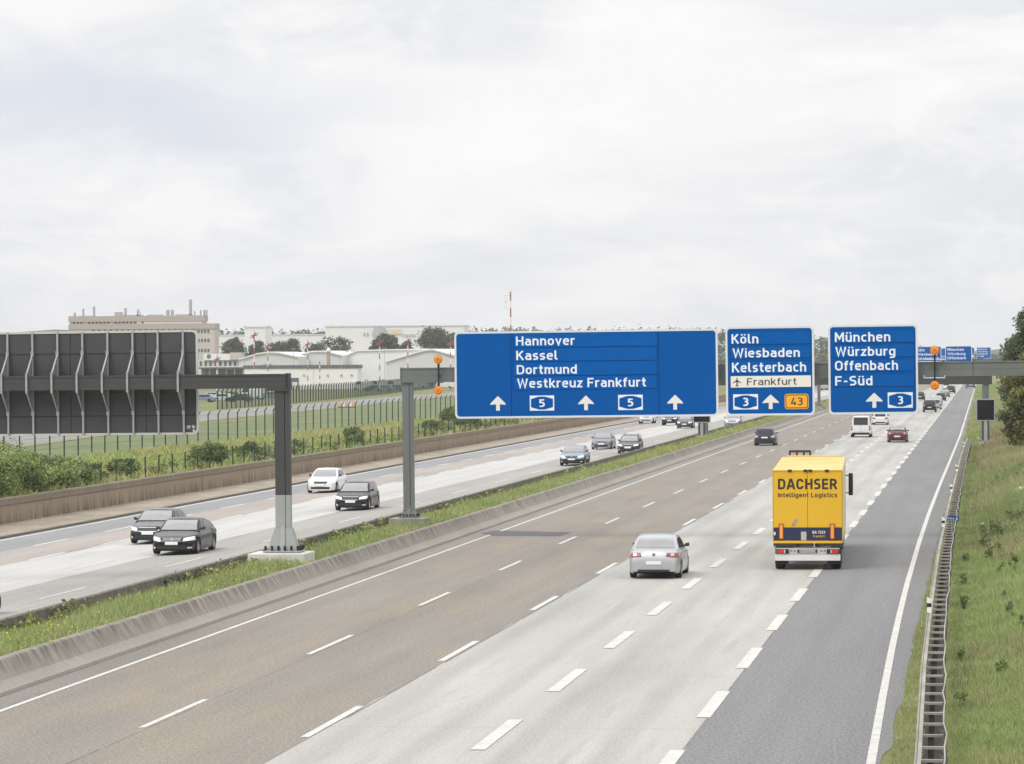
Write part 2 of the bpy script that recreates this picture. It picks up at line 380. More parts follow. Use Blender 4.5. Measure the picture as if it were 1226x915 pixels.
def wr(v, a, b_, lo=0.0, hi=1.0, smooth=True):
    r = N('ShaderNodeMapRange'); L(v, r.inputs['Value']); r.interpolation_type = 'SMOOTHSTEP' if smooth else 'LINEAR'
    r.inputs['From Min'].default_value = a; r.inputs['From Max'].default_value = b_; r.inputs['To Min'].default_value = lo; r.inputs['To Max'].default_value = hi
    return r.outputs['Result']
def wmix(fac, A, B):
    x = N('ShaderNodeMix'); x.data_type = 'RGBA'
    if isinstance(fac, float): x.inputs['Factor'].default_value = fac
    else: L(fac, x.inputs['Factor'])
    for s_, v in (('A', A), ('B', B)):
        if isinstance(v, tuple): x.inputs[s_].default_value = v + (1,)
        else: L(v, x.inputs[s_])
    return x.outputs['Result']
def wmul(a, b_):
    x = N('ShaderNodeMath'); x.operation = 'MULTIPLY'; L(a, x.inputs[0])
    if isinstance(b_, float): x.inputs[1].default_value = b_
    else: L(b_, x.inputs[1])
    return x.outputs[0]
WHITE = (8.4, 8.32, 8.3); GREY = (7.0, 7.12, 7.42); ZEN = (13.0, 13.0, 13.1)
# long flat cloud layers low over the horizon, finer puffs inside them
c = wmix(wr(wnoise(1.0, (7, 7, 24), 9, .55, (1.3, 0, .4), .5), .40, .64), WHITE, GREY)
c = wmix(wr(wnoise(1.0, (22, 22, 55), 8, .6, (4, 2, 9), .5), .46, .66, 0, .6), c, (8.9, 8.78, 8.62))
# a heavier slate bank off to the left, about three to four degrees up
def bump1(v, c0, wd): 
    s_ = N('ShaderNodeMath'); s_.operation = 'SUBTRACT'; L(v, s_.inputs[0]); s_.inputs[1].default_value = c0
    a_ = N('ShaderNodeMath'); a_.operation = 'ABSOLUTE'; L(s_.outputs[0], a_.inputs[0]); return wr(a_.outputs[0], wd, 0, 0, 1)
wob = wnoise(1.0, (14, 14, 30), 8, .6, (7, 1, 3), .8)
zw = N('ShaderNodeMath'); zw.operation = 'MULTIPLY_ADD'; L(wob, zw.inputs[0]); zw.inputs[1].default_value = .045; L(sep.outputs['Z'], zw.inputs[2])
bank = wmul(bump1(zw.outputs[0], .0945, .030), wr(sep.outputs['X'], -.13, -.235, 0, 1))
c = wmix(wmul(bank, .9), c, (6.25, 6.55, 7.2))
c = wmix(wr(sep.outputs['Z'], .12, .55), c, ZEN)
c = wmix(wr(wnoise(1.3, (1, 1, 1), 5), .30, .2, 0, .5), c, sky.outputs['Color'])
c = wmix(wr(sep.outputs['Z'], 0.0, -.05), c, (3.0, 3.0, 2.8))
L(c, bg.inputs['Color'])

sun = bpy.data.lights.new('sun', 'SUN'); sun.energy = 1.35; sun.angle = math.radians(25); sun.color = (1, .96, .9)
so = bpy.data.objects.new('sun', sun); col.objects.link(so)
sd = Vector((math.sin(SUN_AZ) * math.cos(SUN_EL), math.cos(SUN_AZ) * math.cos(SUN_EL), math.sin(SUN_EL)))
so.rotation_euler = sd.to_track_quat('Z', 'Y').to_euler(); so.location = (0, 0, 60)

# camera
cd = bpy.data.cameras.new('camera'); cam = bpy.data.objects.new('camera', cd); col.objects.link(cam)
cd.sensor_width = 36; cd.lens = FPX / IMG_W * 36; cd.clip_start = 1; cd.clip_end = 30000
mw = Matrix.Identity(4)
for i in range(3):
    mw[i][0] = _R[i]; mw[i][1] = _U[i]; mw[i][2] = -_F[i]; mw[i][3] = CAM[i]
cam.matrix_world = mw
scene.camera = cam
vs = scene.view_settings; vs.view_transform = 'Standard'; vs.look = 'None'; vs.exposure = 0.22; vs.gamma = 1; vs.use_curve_mapping = False

# ================================================================== ground
def strip_sheet(name, x0, x1, z0, z1, m, y0=-60, y1=2600, rag0=0.0, rag1=0.0, step=None, seed=1):
    """a road or verge sheet between two long edges; rag = how unevenly an edge runs"""
    ys = list(np.arange(y0, 700, step)) + list(np.arange(700, y1 + 1, 100)) if step else [y0, 200, 600, 1200, y1]
    r = random.Random(seed); mb = MB(); prev = None
    off0 = off1 = 0.0
    for y in ys:
        if r.random() < .4: off0 = r.uniform(-1, 1) * rag0
        if r.random() < .4: off1 = r.uniform(-1, 1) * rag1
        row = ((x0 + off0, y, z0), (x1 + off1, y, z1))
        if prev: mb.quad(prev[0], prev[1], row[1], row[0])
        prev = row
    return tag(mb.build(name, m, recalc=False), kind='structure')

def ground_z(x):
    return float(np.interp(x, GX, GZ))
GX = [-3500, -400, -130, -75, -62, -55, -49.2, -48.75, -48.74, -3.01, -3.0, -.3, .6, 2.0, 5.0, 14, 60, 3500]
GZ = [-1, .2, .5, .55, .65, .85, .62, .60, -1.6, -1.6, -.03, .02, .12, .55, 1.1, 1.6, 1.5, -2]
g_grass = leaf_mat('ground_cover', (.12, .145, .045), (.22, .205, .09), .06, .9, 0)
mb = MB(); mb.extrude_y(list(zip(GX, GZ)), list(range(-200, 1200, 50)) + [1600, 2400, 3700])
gnd = mb.build('ground', g_grass, recalc=False); tag(gnd, kind='structure')

R_brown = road_mat('brown_asphalt', (.240, .219, .192), lanes=17.3 / 3.72, warm=(.285, .228, .160), track=.34, blotch=.28, grain=.38)
R_conc = road_mat('pale_concrete_paving', (.418, .408, .382), lanes=9.7 / 3.8, track=.50, blotch=.26, grain=.17, joints=6.0)
R_grey = road_mat('grey_asphalt', (.200, .198, .200), lanes=5.85 / 3.72, track=.38, blotch=.2, grain=.45)
R_shoulder = road_mat('dusty_asphalt', (.245, .228, .205), track=0, blotch=.3, grain=.3)
strip_sheet('road_shoulder', -22.30, -21.32, .01, 0, R_shoulder)
strip_sheet('road_surface', -21.32, -13.46, 0, 0, R_brown, rag1=.06, step=2.5)
strip_sheet('road_concrete', -13.70, -5.80, -.004, -.004, R_conc, rag1=0)
strip_sheet('road_grey', -5.80, -1.88, 0, 0, R_grey, rag1=.10, step=1.5, seed=5)
# tar joint between the paving strips
M['tar'] = mat('tar_joint', (.13, .125, .12), .8, var=.8, vscale=2, dark=(.22, .215, .21))
strip_sheet('road_joint', -5.822, -5.79, .003, .003, M['tar'], step=4, rag0=.012, rag1=.012)
mb = MB()
mb.add([(-21.93, 152.8, .005), (-21.55, 155.3, .005), (-17.9, 153.6, .005), (-18.05, 150.3, .005), (-21.0, 150.4, .005)], [(4, 3, 2, 1, 0)])
tag(mb.build('road_patch', road_mat('fresh_asphalt', (.115, .118, .122), track=0)), kind='structure')

# far carriageway, falling to the left: brown / pale concrete / brown / grey hard shoulder
def lsheet(name, x0, x1, m, **k): return strip_sheet(name, x0, x1, zleft(x0), zleft(x1), m, **k)
R_pink = road_mat('pinkish_asphalt', (.335, .318, .298), lanes=30.6 / 3.72, track=.16, blotch=.18, grain=.2)
R_conc2 = road_mat('white_concrete_paving', (.47, .465, .45), lanes=36.3 / 3.72, track=.12, blotch=.14, grain=.08)
R_red = road_mat('reddish_asphalt', (.355, .320, .295), lanes=40 / 3.72, track=.10, blotch=.16, grain=.2)
R_blue = road_mat('bluish_asphalt', (.262, .266, .272), track=0, blotch=.2, grain=.3)
lsheet('road_far_inner', -33.1, -25.72, R_pink, rag0=.06, step=2.5)
lsheet('road_far_concrete', -38.25, -33.1, R_conc2, rag0=.10, step=2.5)
lsheet('road_far_outer', -41.75, -38.25, R_red)
lsheet('road_far_shoulder', -45.35, -41.75, R_blue)
R_dirt = mat('sandy_dirt', (.36, .315, .245), .95, var=.6, vscale=.9, stretch=(1, .4, 1), dark=(.19, .155, .11), grain=.5, gscale=5)
kz = zleft(-45.35)
mb = MB(); mb.extrude_y([(-45.35, kz), (-45.37, kz + .10), (-45.55, kz + .11)], [-60, 300, 1000, 2600])
tag(mb.build('kerb', mat('dark_kerb', (.13, .115, .095), .9, var=.5, vscale=1), recalc=False), kind='structure')
mb = MB(); mb.extrude_y([(-48.6, kz + .18), (-47.0, kz + .12), (-45.55, kz + .11)], [-60, 300, 1000, 2600])
tag(mb.build('verge_dirt', R_dirt, recalc=False), kind='structure')

# painted markings
mk = MB()
def dashes(x, start, period, length, width, y1=1500, z=.008, zf=None):
    y = start - math.ceil((start + 40) / period) * period
    while y < y1:
        za = (zf(x - width / 2) if zf else 0) + z; zb = (zf(x + width / 2) if zf else 0) + z
        j = random.uniform(-.1, .1); e = random.uniform(-.25, .15)
        mk.add([(x - width / 2, y + j, za), (x + width / 2, y + j, zb), (x + width / 2, y + j + length + e, zb), (x - width / 2, y + j + length + e, za)], [(0, 1, 2, 3)])
        y += period
dashes(-17.3, 71.4, 18.08, 6.25, .15)
dashes(-13.57, 69.7, 18.08, 6.5, .18)
dashes(-9.78, 67.9, 12.02, 5.95, .30)
dashes(-5.90, 74.25, 12.02, 6.1, .30)
dashes(-30.6, 130.1, 18.08, 6.4, .15, zf=zleft)
dashes(-34.2, 130.3, 18.08, 6.4, .15, zf=zleft)
dashes(-38.25, 138.7, 12.02, 5.7, .26, zf=zleft)
dashes(-41.6, 151.5, 12.9, 6.1, .26, zf=zleft)
def solid(pts, width, z=.008, zf=None, gap=None):
    for (xa, ya), (xb, yb) in zip(pts, pts[1:]):
        za = (zf(xa) if zf else 0) + z; zb = (zf(xb) if zf else 0) + z
        mk.add([(xa - width / 2, ya, za), (xa + width / 2, ya, za), (xb + width / 2, yb, zb), (xb - width / 2, yb, zb)], [(0, 1, 2, 3)])
solid([(-21.2, -60), (-21.2, 151.2)], .14); solid([(-21.2, 154.6), (-21.25, 260), (-21.3, 2500)], .14)
solid([(-2.02, -60), (-2.08, 60), (-2.12, 66), (-2.27, 79), (-2.4, 92), (-2.5, 105), (-2.58, 119), (-2.66, 145), (-2.68, 173), (-2.62, 215), (-2.5, 260), (-2.3, 350), (-2.2, 2500)], .175)
solid([(-44.95, -60), (-44.95, 2500)], .22, zf=zleft)
tag(mk.build('road_markings', M['paint_white'], recalc=False), kind='structure')

# thin tar seams along the lane lines
mb = MB(); rs = random.Random(12)
for x, wd in ((-17.17, .022), (-13.43, .025), (-21.36, .02)):
    y = 58.0
    while y < 420:
        l_ = rs.uniform(4, 15)
        if rs.random() < .72: mb.add([(x, y, .0035), (x + wd, y, .0035), (x + wd + rs.uniform(-.02, .02), y + l_, .0035), (x + rs.uniform(-.02, .0), y + l_, .0035)], [(0, 1, 2, 3)])
        y += l_ + rs.uniform(.3, 3)
tag(mb.build('road_seams', mat('old_tar', (.12, .112, .10), .85, var=.9, vscale=1.5, dark=(.24, .22, .19)), recalc=False), kind='structure')
# ================================================================== central reservation
mb = MB(); mb.extrude_y([(-25.58, .30), (-25.0, .42), (-24.3, .52), (-22.86, .56)], [-60, 200, 600, 1300, 2600])
tag(mb.build('median_soil', leaf_mat('median_soil', (.10, .115, .035), (.17, .15, .07), .5, .95, 0), recalc=False), kind='structure')
C_med = concrete_mat('stained_barrier_concrete', (.33, .305, .265), (.105, .092, .075), stain=.8, zlo=.12, zhi=.60, joint=0)
ys = list(np.arange(-60, 700, 6)) + [900, 1300, 2600]
mb = MB(); mb.extrude_y([(-22.07, .012), (-22.09, .09), (-22.36, .27), (-22.62, .68), (-22.66, .70), (-22.84, .70), (-22.86, .45)], ys)
b1 = mb.build('concrete_barrier', C_med)
tag(b1, 'long sloped concrete barrier with dark rain streaks, between near carriageway and grassy median', 'barrier')
mb = MB(); mb.box(-22.26, -22.075, -60, 2500, .0, .026)
o = mb.build('gutter', mat('dark_gutter', (.095, .082, .068), .9, var=.5, vscale=1.5), b1)
C_med2 = concrete_mat('dark_barrier_concrete', (.20, .185, .155), (.085, .08, .065), stain=.7, zlo=.2, zhi=.8, joint=6.0)
mb = MB(); mb.extrude_y([(-25.56, .2), (-25.57, .80), (-25.60, .82), (-25.72, .82), (-25.74, .80), (-25.95, .25), (-26.1, -.02)], ys)
tag(mb.build('concrete_barrier', C_med2), 'dark weathered concrete barrier on the far edge of the grassy median beside the oncoming lanes', 'barrier')

# ================================================================== retaining wall on the far left
C_wall = concrete_mat('brown_wall_concrete', (.335, .265, .195), (.105, .078, .052), stain=1.0, zlo=-.45, zhi=.50, top_dark=False, joint=6.0, warm=(.29, .23, .17))
mb = MB(); mb.extrude_y([(-48.42, kz + .05), (-48.46, .44), (-48.52, .44)], ys); mb.extrude_y([(-48.86, .3), (-48.86, -.9)], ys)
wl = mb.build('retaining_wall', C_wall)
tag(wl, 'long brown stained concrete retaining wall with coping along the outer edge of the oncoming lanes', 'wall')
mb = MB(); mb.extrude_y([(-48.40, .44), (-48.385, .46), (-48.385, .75), (-48.42, .79), (-48.84, .79), (-48.86, .76), (-48.86, .44), (-48.40, .44)], ys)
mb.build('coping', concrete_mat('coping_concrete', (.25, .205, .155), (.11, .09, .065), stain=.6, zlo=.4, zhi=.8, joint=6.0), wl)

# ================================================================== guard rail beside the right verge (two beams, ladder of spacers)
gr = empty('guard_rail', (-1.3, 60, 0), 0, 'long double steel guard rail with ladder of spacers beside the grey lane', 'guard rail')
ctrl = [(-60, -1.10), (60, -1.16), (78, -1.37), (96, -1.50), (125, -1.64), (169, -1.68), (249, -1.64), (300, -1.45)]
def rail_x(y): return float(np.interp(y, [c_[0] for c_ in ctrl], [c_[1] for c_ in ctrl]))
ry = list(np.arange(20, 300.1, 2.0))
def wbeam(side):
    """W-profile beam; side -1 faces the road, +1 faces the verge"""
    prof = [(0, .78), (.035, .745), (.035, .70), (0, .655), (0, .62), (.035, .575), (.035, .53), (0, .49)]
    n = len(prof); vs = []; fs = []
    for j, y in enumerate(ry):
        x = rail_x(y)
        jig = random.uniform(-.05, .03) if side > 0 else random.uniform(-.006, .006)
        for dx, z in prof:
            xx = x + (-dx if side < 0 else .47 + dx + jig)
            vs.append((xx + 1.3, y - 60, z))
    for j in range(len(ry) - 1):
        for i in range(n - 1): fs.append((j * n + i, j * n + i + 1, (j + 1) * n + i + 1, (j + 1) * n + i))
    m_ = MB(); m_.add(vs, fs); return m_
wbeam(-1).build('front_beam', M['rail_steel'], gr); 
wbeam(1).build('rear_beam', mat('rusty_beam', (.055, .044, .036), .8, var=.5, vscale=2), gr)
mb = MB(); px_ = None
for j, y in enumerate(ry):
    q = (rail_x(y) + 1.3 + .475 + random.uniform(-.05, .03), y - 60)
    if px_: mb.add([(px_[0], px_[1], .79), (px_[0] + .028, px_[1], .79), (q[0] + .028, q[1], .79), (q[0], q[1], .79)], [(0, 1, 2, 3)])
    px_ = q
mb.build('rear_edge', M['rail_steel'], gr, recalc=False)
mb = MB()
for a_, b_ in zip(ry, ry[1:]):
    xa = rail_x(a_) + 1.3; xb = rail_x(b_) + 1.3
    mb.quad((xa + .015, a_ - 60, .785), (xa + .085, a_ - 60, .785), (xb + .085, b_ - 60, .785), (xb + .015, b_ - 60, .785))
mb.build('top_flange', M['rail_steel'], gr)
mb = MB()
for y in ry:
    x = rail_x(y) + 1.3
    mb.box(x + .085, x + .455, y - 60 - .055, y - 60 + .055, .74, .785)
tag(mb.build('spacer', M['rail_steel'], gr), kind='stuff')
k = 0
pm = MB(); pm.box(-.05, .05, -.03, .03, 0, .74); pme = None
for y in np.arange(60, 256, 4.0):
    x = rail_x(y) + 1.3 + .23
    if pme is None:
        o = pm.build('post', mat('rusty_post', (.05, .035, .026), .8), gr); pme = o.data
    else: o = link_mesh('post', pme, gr)
    o.location = (x, y - 60 + .01, 0)
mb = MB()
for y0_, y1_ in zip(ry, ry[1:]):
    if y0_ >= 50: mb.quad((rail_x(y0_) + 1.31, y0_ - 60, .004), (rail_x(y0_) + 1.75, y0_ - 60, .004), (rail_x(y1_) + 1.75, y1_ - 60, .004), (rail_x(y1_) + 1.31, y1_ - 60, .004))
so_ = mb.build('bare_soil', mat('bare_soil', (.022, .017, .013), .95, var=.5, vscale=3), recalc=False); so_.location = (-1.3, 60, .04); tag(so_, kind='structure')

# marker posts clamped to the rail
dl0 = None
for i, (y, wh) in enumerate(((94.6, 0), (142.5, 1), (179.6, 0), (212.4, 0), (269.5, 0))):
    lab = ['white marker post on the guard rail nearest the camera', 'white marker post on the guard rail beside the small blue location sign',
           'white marker post on the guard rail just beyond the blue location sign', 'white marker post halfway between the blue location sign and the far rail end',
           'white marker post at the far end of the guard rail'][i]
    if dl0 is None:
        t = empty('marker_post', (rail_x(y) + .02, y, .78), 0, lab, 'marker post', 'white marker posts along the guard rail')
        mb = MB(); mb.hexa([(-.06, -.05, 0), (.06, -.05, 0), (.06, .05, 0), (-.06, .05, 0)], [(-.06, -.04, .42), (.06, -.04, .36), (.06, .04, .36), (-.06, .04, .42)])
        mb.build('body', mat('marker_white', (.75, .76, .72), .5), t)
        mb = MB(); mb.box(-.063, .063, -.056, .056, .16, .26); mb.build('black_band', M['black'], t)
        mb = MB(); mb.box(-.05, .05, .02, .04, -.3, 0); mb.build('bracket', M['steel'], t)
        dl0 = t
    else:
        t = copy_tree(dl0); t.location = (rail_x(y) + .02, y, .78); t['label'] = lab
# ================================================================== sign gantries
TILT = math.radians(-.40)
def rounded(x0, x1, z0, z1, r, n=5):
    pts = []
    for cx, cz, a0 in ((x1 - r, z0 + r, -90), (x1 - r, z1 - r, 0), (x0 + r, z1 - r, 90), (x0 + r, z0 + r, 180)):
        for i in range(n + 1):
            a = math.radians(a0 + 90 * i / n); pts.append((cx + r * math.cos(a), cz + r * math.sin(a)))
    return pts
def ring(mb, outer, inner, y0, y1):
    n = len(outer)
    vs = [(x, y0, z) for x, z in outer] + [(x, y0, z) for x, z in inner] + [(x, y1, z) for x, z in outer] + [(x, y1, z) for x, z in inner]
    fs = []
    for i in range(n):
        j = (i + 1) % n
        fs += [(i, j, n + j, n + i), (2*n + j, 2*n + i, 3*n + i, 3*n + j), (i, 2*n + i, 2*n + j, j), (n + j, 3*n + j, 3*n + i, n + i)]
    mb.add(vs, fs); return mb

def arrow_poly(cx, z0, z1, w_):
    h = z1 - z0; hw = w_ / 2; sw = w_ * .115
    zb = z0 + h * .40
    return [(cx - sw, z0), (cx + sw, z0), (cx + sw, zb + h * .03), (cx + hw, zb - h * .0), (cx + hw * .93, zb + h * .10), (cx, z1), (cx - hw * .93, zb + h * .10), (cx - hw, zb), (cx - sw, zb + h * .03)]

class Sign:
    def __init__(s, px0, px1, py0, py1, Y, label, group=None, tilt=TILT):
        a = at(px0, py1, Y); b = at(px1, py1, Y); c = at(px0, py0, Y)
        s.Y = Y
        s.root = empty('direction_sign', ((a.x + b.x) / 2, Y, (a.z + b.z) / 2), 0, label, 'road sign', group)
        s.root.rotation_euler = (0, tilt, 0)
        s.mw = Matrix.Translation(s.root.location) @ Matrix.Rotation(tilt, 4, 'Y'); s.inv = s.mw.inverted()
        s.w = (b.x - a.x); s.h = (c - a).z
        x0, x1 = -s.w / 2, s.w / 2
        mb = MB(); mb.prism(rounded(x0 + .02, x1 - .02, .02, s.h - .02, .17), 0, .05); mb.build('panel', M['sign_blue'], s.root)
        mb = MB(); ring(mb, rounded(x0, x1, 0, s.h, .19), rounded(x0 + .085, x1 - .085, .085, s.h - .085, .13), -.012, .06); mb.build('frame', M['white_frame'], s.root)
        n = max(2, round(s.w / 1.2))
        mb = MB()
        for i in range(n):
            x = x0 + s.w * (i + .5) / n; mb.box(x - .05, x + .05, .06, .16, .05, s.h - .05)
        mb.build('rear_ribs', M['steel'], s.root)
    def l(s, px, py):
        p = s.inv @ at(px, py, s.Y); return p.x, p.z
    def strip(s, px0, px1, py0, py1, m=None):
        x0, z1 = s.l(px0, py0); x1, z0 = s.l(px1, py1)
        p = 'name_strip'
        mb = MB(); mb.box(x0 - .02, x1 + .02, -.006, .004, z0 - .022, z1 + .012)
        o = mb.build(p, M['sign_seam'], s.root)
        mb = MB(); mb.box(x0, x1, -.012, -.003, z0, z1); mb.build('plate', m or M['sign_blue_strip'], o)
        return o
    def text(s, t, px0, px1, pbase, ptop, m=None, bold=.012, y=-.016, parent=None):
        x0, z0 = s.l(px0, pbase); x1, _ = s.l(px1, pbase); _, z1 = s.l(px0, ptop)
        return lettering(t, x0, x1, z0, z1 - z0, m or M['sign_white'], parent or s.root, y, bold=bold)
    def arrow(s, pcx, py0, py1, pw):
        x, z0 = s.l(pcx, py1); _, z1 = s.l(pcx, py0); w_ = pw * s.Y / FPX
        mb = MB(); mb.prism(arrow_poly(x, z0, z1, w_), -.006, -.001); return mb.build('arrow', M['sign_cream'], s.root)
    def badge(s, px0, px1, py0, py1, num, n0, n1, nb, nt_):
        x0, z1 = s.l(px0, py0); x1, z0 = s.l(px1, py1)
        mb = MB(); mb.prism([(x0, z0), (x1, z0), (x1, z1), (x0, z1)], -.006, -.001)
        o = mb.build('motorway_badge', M['sign_white'], s.root)
        a, b, c, d = x0 + .05, x1 - .05, z0 + .045, z1 - .045; e = .10; cx = (a + b) / 2
        mb = MB(); mb.prism([(a, c + e), (cx - .12, c), (cx + .12, c), (b, c + e), (b, d - e), (cx + .12, d), (cx - .12, d), (a, d - e)], -.011, -.007)
        mb.build('blue_field', M['sign_blue'], o)
        s.text(num, n0, n1, nb, nt_, parent=o, bold=.02, y=-.015)

SY = 147.1
G_SIGNS = 'blue direction signs on the near gantry'
s1 = Sign(545, 860.3, 396.0, 500, SY, 'widest blue road sign, listing Hannover, Kassel, Dortmund and Westkreuz Frankfurt', G_SIGNS)
for a, b in ((400.0, 414.0), (417.2, 431.0), (434.0, 448.2), (451.2, 465.0)): s1.strip(614.8, 786.5, a, b)
s1.text('Hannover', 617.8, 688.2, 413.9, 403.0); s1.text('Kassel', 618.2, 667.6, 431.3, 420.3)
s1.text('Dortmund', 618.8, 690.7, 448.2, 437.3); s1.text('Westkreuz Frankfurt', 619.5, 773.5, 464.6, 453.6)
for x, y0, y1 in ((596.3, 474.2, 491.8), (701.7, 473.5, 491.2), (808.4, 472.6, 490.6)): s1.arrow(x, y0, y1, 19.4)
s1.badge(634.2, 663.6, 473.8, 491.6, '5', 645.6, 652.4, 487.4, 478.2); s1.badge(740.0, 769.7, 472.9, 490.8, '5', 751.6, 758.3, 486.6, 477.4)
mb = MB()
for px_ in (612, 789):
    x, _ = s1.l(px_, 450); mb.box(x - .012, x + .012, -.004, .002, .09, s1.h - .09)
mb.build('panel_seams', M['sign_seam'], s1.root)

s2 = Sign(869.5, 975.6, 391.0, 497.6, SY, 'square blue road sign for Köln, Wiesbaden and Kelsterbach with white Frankfurt airport strip', G_SIGNS)
for a, b in ((397.6, 411.4), (415.4, 428.4), (433, 446.4)): s2.strip(875, 970.8, a, b)
s2.text('Köln', 875.9, 908.0, 411.6, 400.4); s2.text('Wiesbaden', 877.4, 957.6, 428.3, 417.4); s2.text('Kelsterbach', 876.4, 965.2, 445.9, 434.5)
o = s2.strip(874.8, 971, 450.6, 463.2, M['sign_cream'])
s2.text('Frankfurt', 894.4, 953.8, 461.4, 453.0, M['sign_black'], bold=-.004, y=-.016)
x, z = s2.l(882.4, 457.2)
mb = MB(); u = .022
mb.prism([(x + a * u, z + b * u) for a, b in ((-1, -7), (1, -7), (1.2, 0), (8, -3.2), (8, -1.8), (1.1, 3), (.8, 7), (0, 8.2), (-.8, 7), (-1.1, 3), (-8, -1.8), (-8, -3.2), (-1.2, 0))], -.016, -.013)
mb.prism([(x + a * u, z + b * u) for a, b in ((-3, -8.4), (3, -8.4), (3, -7.6), (.8, -5.6), (-.8, -5.6), (-3, -7.6))], -.0155, -.0135)
mb.build('airplane_symbol', M['sign_black'], s2.root)
s2.badge(877.8, 907.7, 472.3, 490.2, '3', 889.6, 896.2, 486.2, 476.4)
s2.arrow(922.8, 472.3, 489.8, 20)
x0, z1 = s2.l(939.4, 471.7); x1, z0 = s2.l(968.2, 489.7)
mb = MB(); mb.prism(rounded(x0, x1, z0, z1, .11), -.005, -.001); o = mb.build('federal_road_badge', M['sign_yellow'], s2.root)
mb = MB(); ring(mb, rounded(x0 + .035, x1 - .035, z0 + .035, z1 - .035, .09), rounded(x0 + .065, x1 - .065, z0 + .065, z1 - .065, .07), -.009, -.005); mb.build('black_border', M['sign_black'], o)
s2.text('43', 946.8, 961.2, 485.3, 476.3, M['sign_black'], parent=o, bold=.0, y=-.012)

s3 = Sign(992.4, 1099.7, 389.0, 496.0, SY, 'square blue road sign for München, Würzburg, Offenbach and F-Süd', G_SIGNS)
for a, b in ((396.0, 409.6), (413.4, 426.8), (431.2, 444.0), (448.6, 462.0)): s3.strip(998.6, 1094.6, a, b)
s3.text('München', 999.6, 1066.0, 409.6, 398.2); s3.text('Würzburg', 1000.4, 1072.0, 426.6, 415.6)
s3.text('Offenbach', 999.8, 1075.2, 443.7, 432.3); s3.text('F-Süd', 1000.0, 1044.6, 461.8, 450.6)
s3.arrow(1046.8, 470.2, 488.4, 20)
s3.badge(1062.8, 1092.9, 470.0, 488.2, '3', 1075.0, 1081.4, 484.0, 474.4)

def h_post(name, mats, x0, x1, y0, z0, z1, parent):
    """welded post: front box with a set-back side flange"""
    xm = x0 + (x1 - x0) * .66
    mb = MB(); mb.box(x0, xm, y0, y0 + .34, z0, z1); o = mb.build(name, mats, parent, bevel=.008)
    mb = MB(); mb.box(xm + .002, xm + .022, y0 + .05, y0 + .30, z0, z1); mb.box(xm + .022, x1, y0 + .015, y0 + .33, z0, z1); mb.build('side_flange', mats, o)
    return o
def post_foot(parent, xc, yc, z0, m, k=1.0):
    """flared gusset foot on a plinth with anchor bolts"""
    mb = MB()
    mb.hexa([(xc - .52*k, yc - .34*k, z0), (xc + .52*k, yc - .34*k, z0), (xc + .52*k, yc + .34*k, z0), (xc - .52*k, yc + .34*k, z0)],
            [(xc - .30*k, yc - .18*k, z0 + .78*k), (xc + .30*k, yc - .18*k, z0 + .78*k), (xc + .30*k, yc + .18*k, z0 + .78*k), (xc - .30*k, yc + .18*k, z0 + .78*k)])
    mb.hexa([(xc - .10, yc - .42*k, z0), (xc + .10, yc - .42*k, z0), (xc + .10, yc - .2*k, z0), (xc - .10, yc - .2*k, z0)],
            [(xc - .07, yc - .22*k, z0 + .85*k), (xc + .07, yc - .22*k, z0 + .85*k), (xc + .07, yc - .19*k, z0 + .85*k), (xc - .07, yc - .19*k, z0 + .85*k)])
    f = mb.build('gusset_foot', m, parent)
    mb = MB(); mb.box(xc - .66*k, xc + .66*k, yc - .52*k, yc + .52*k, z0 - .05, z0); mb.build('base_plate', m, parent)
    bm_ = MB(); bm_.tube((0, 0, 0), (0, 0, .13 * k), .05 * k, n=6); me = None
    for i in range(6):
        pos = [(xc - .57*k + i * .228*k, yc - .45*k)]
        if i < 4: pos.append((xc + .60*k, yc - .25*k + i * .2*k))
        for p in pos:
            if me is None: o = bm_.build('anchor_bolt', M['black'], f); me = o.data
            else: o = link_mesh('anchor_bolt', me, f)
            o.location = (p[0], p[1], z0 + .012)
            o.scale = (1, 1, 1.25)
def plinth(parent, x0, x1, y0, y1, z0, z1, m):
    mb = MB(); mb.box(x0, x1, y0, y1, z0, z1); return mb.build('plinth', m, parent, bevel=.03)

# --- near right-hand gantry
gx = -24.4
g2 = empty('sign_gantry', (gx, 147.5, .6), 0, 'light grey steel sign gantry spanning the near carriageway, carrying the blue direction signs', 'gantry', 'sign gantries across the motorway')
g2.rotation_euler = (0, TILT, 0)
ztop = at(482, 441, 147.5).z - .6; zbot = at(482, 458, 147.5).z - .6
def beam_mesh(L_, zb, zt, d=.5):
    mb = MB(); mb.box(0, L_, 0, d, zb, zt)
    mb.box(-.001, L_ + .001, -.03, -.002, zt - .05, zt + .012); mb.box(-.001, L_ + .001, -.03, -.002, zb - .012, zb + .05)
    mb.box(0, L_, -.008, -.002, (zb + zt) / 2 - .012, (zb + zt) / 2 + .012)
    return mb
beam_mesh(28.8, zbot, ztop).build('beam', M['steel_dark'], g2)
mb = MB(); mb.box(-.04, -.003, -.04, .54, zbot - .03, ztop + .03); mb.build('end_plate', M['steel_dark'], g2)
mb = MB()
for i in range(1, 6): mb.box(i * 4.8 - .01, i * 4.8 + .01, -.034, -.03, zbot, ztop)
mb.build('beam_joints', M['steel_charcoal'], g2)
h_post('post', M['steel_dark'], .02, .465, .06, .62, zbot, g2)
post_foot(g2, .25, .24, .36, M['steel_dark'], .62)
plinth(g2, -.52, 1.0, -.5, .95, -.25, .30, mat('old_concrete', (.30, .285, .25), .9, var=.5, vscale=2))
h_post('post', M['steel_dark'], 28.1, 28.6, .06, .8, zbot, g2)
post_foot(g2, 28.35, .24, .4, M['steel_dark'], .62)
plinth(g2, 27.5, 29.2, -.7, 1.0, .1, .36, M['concrete_pale'])
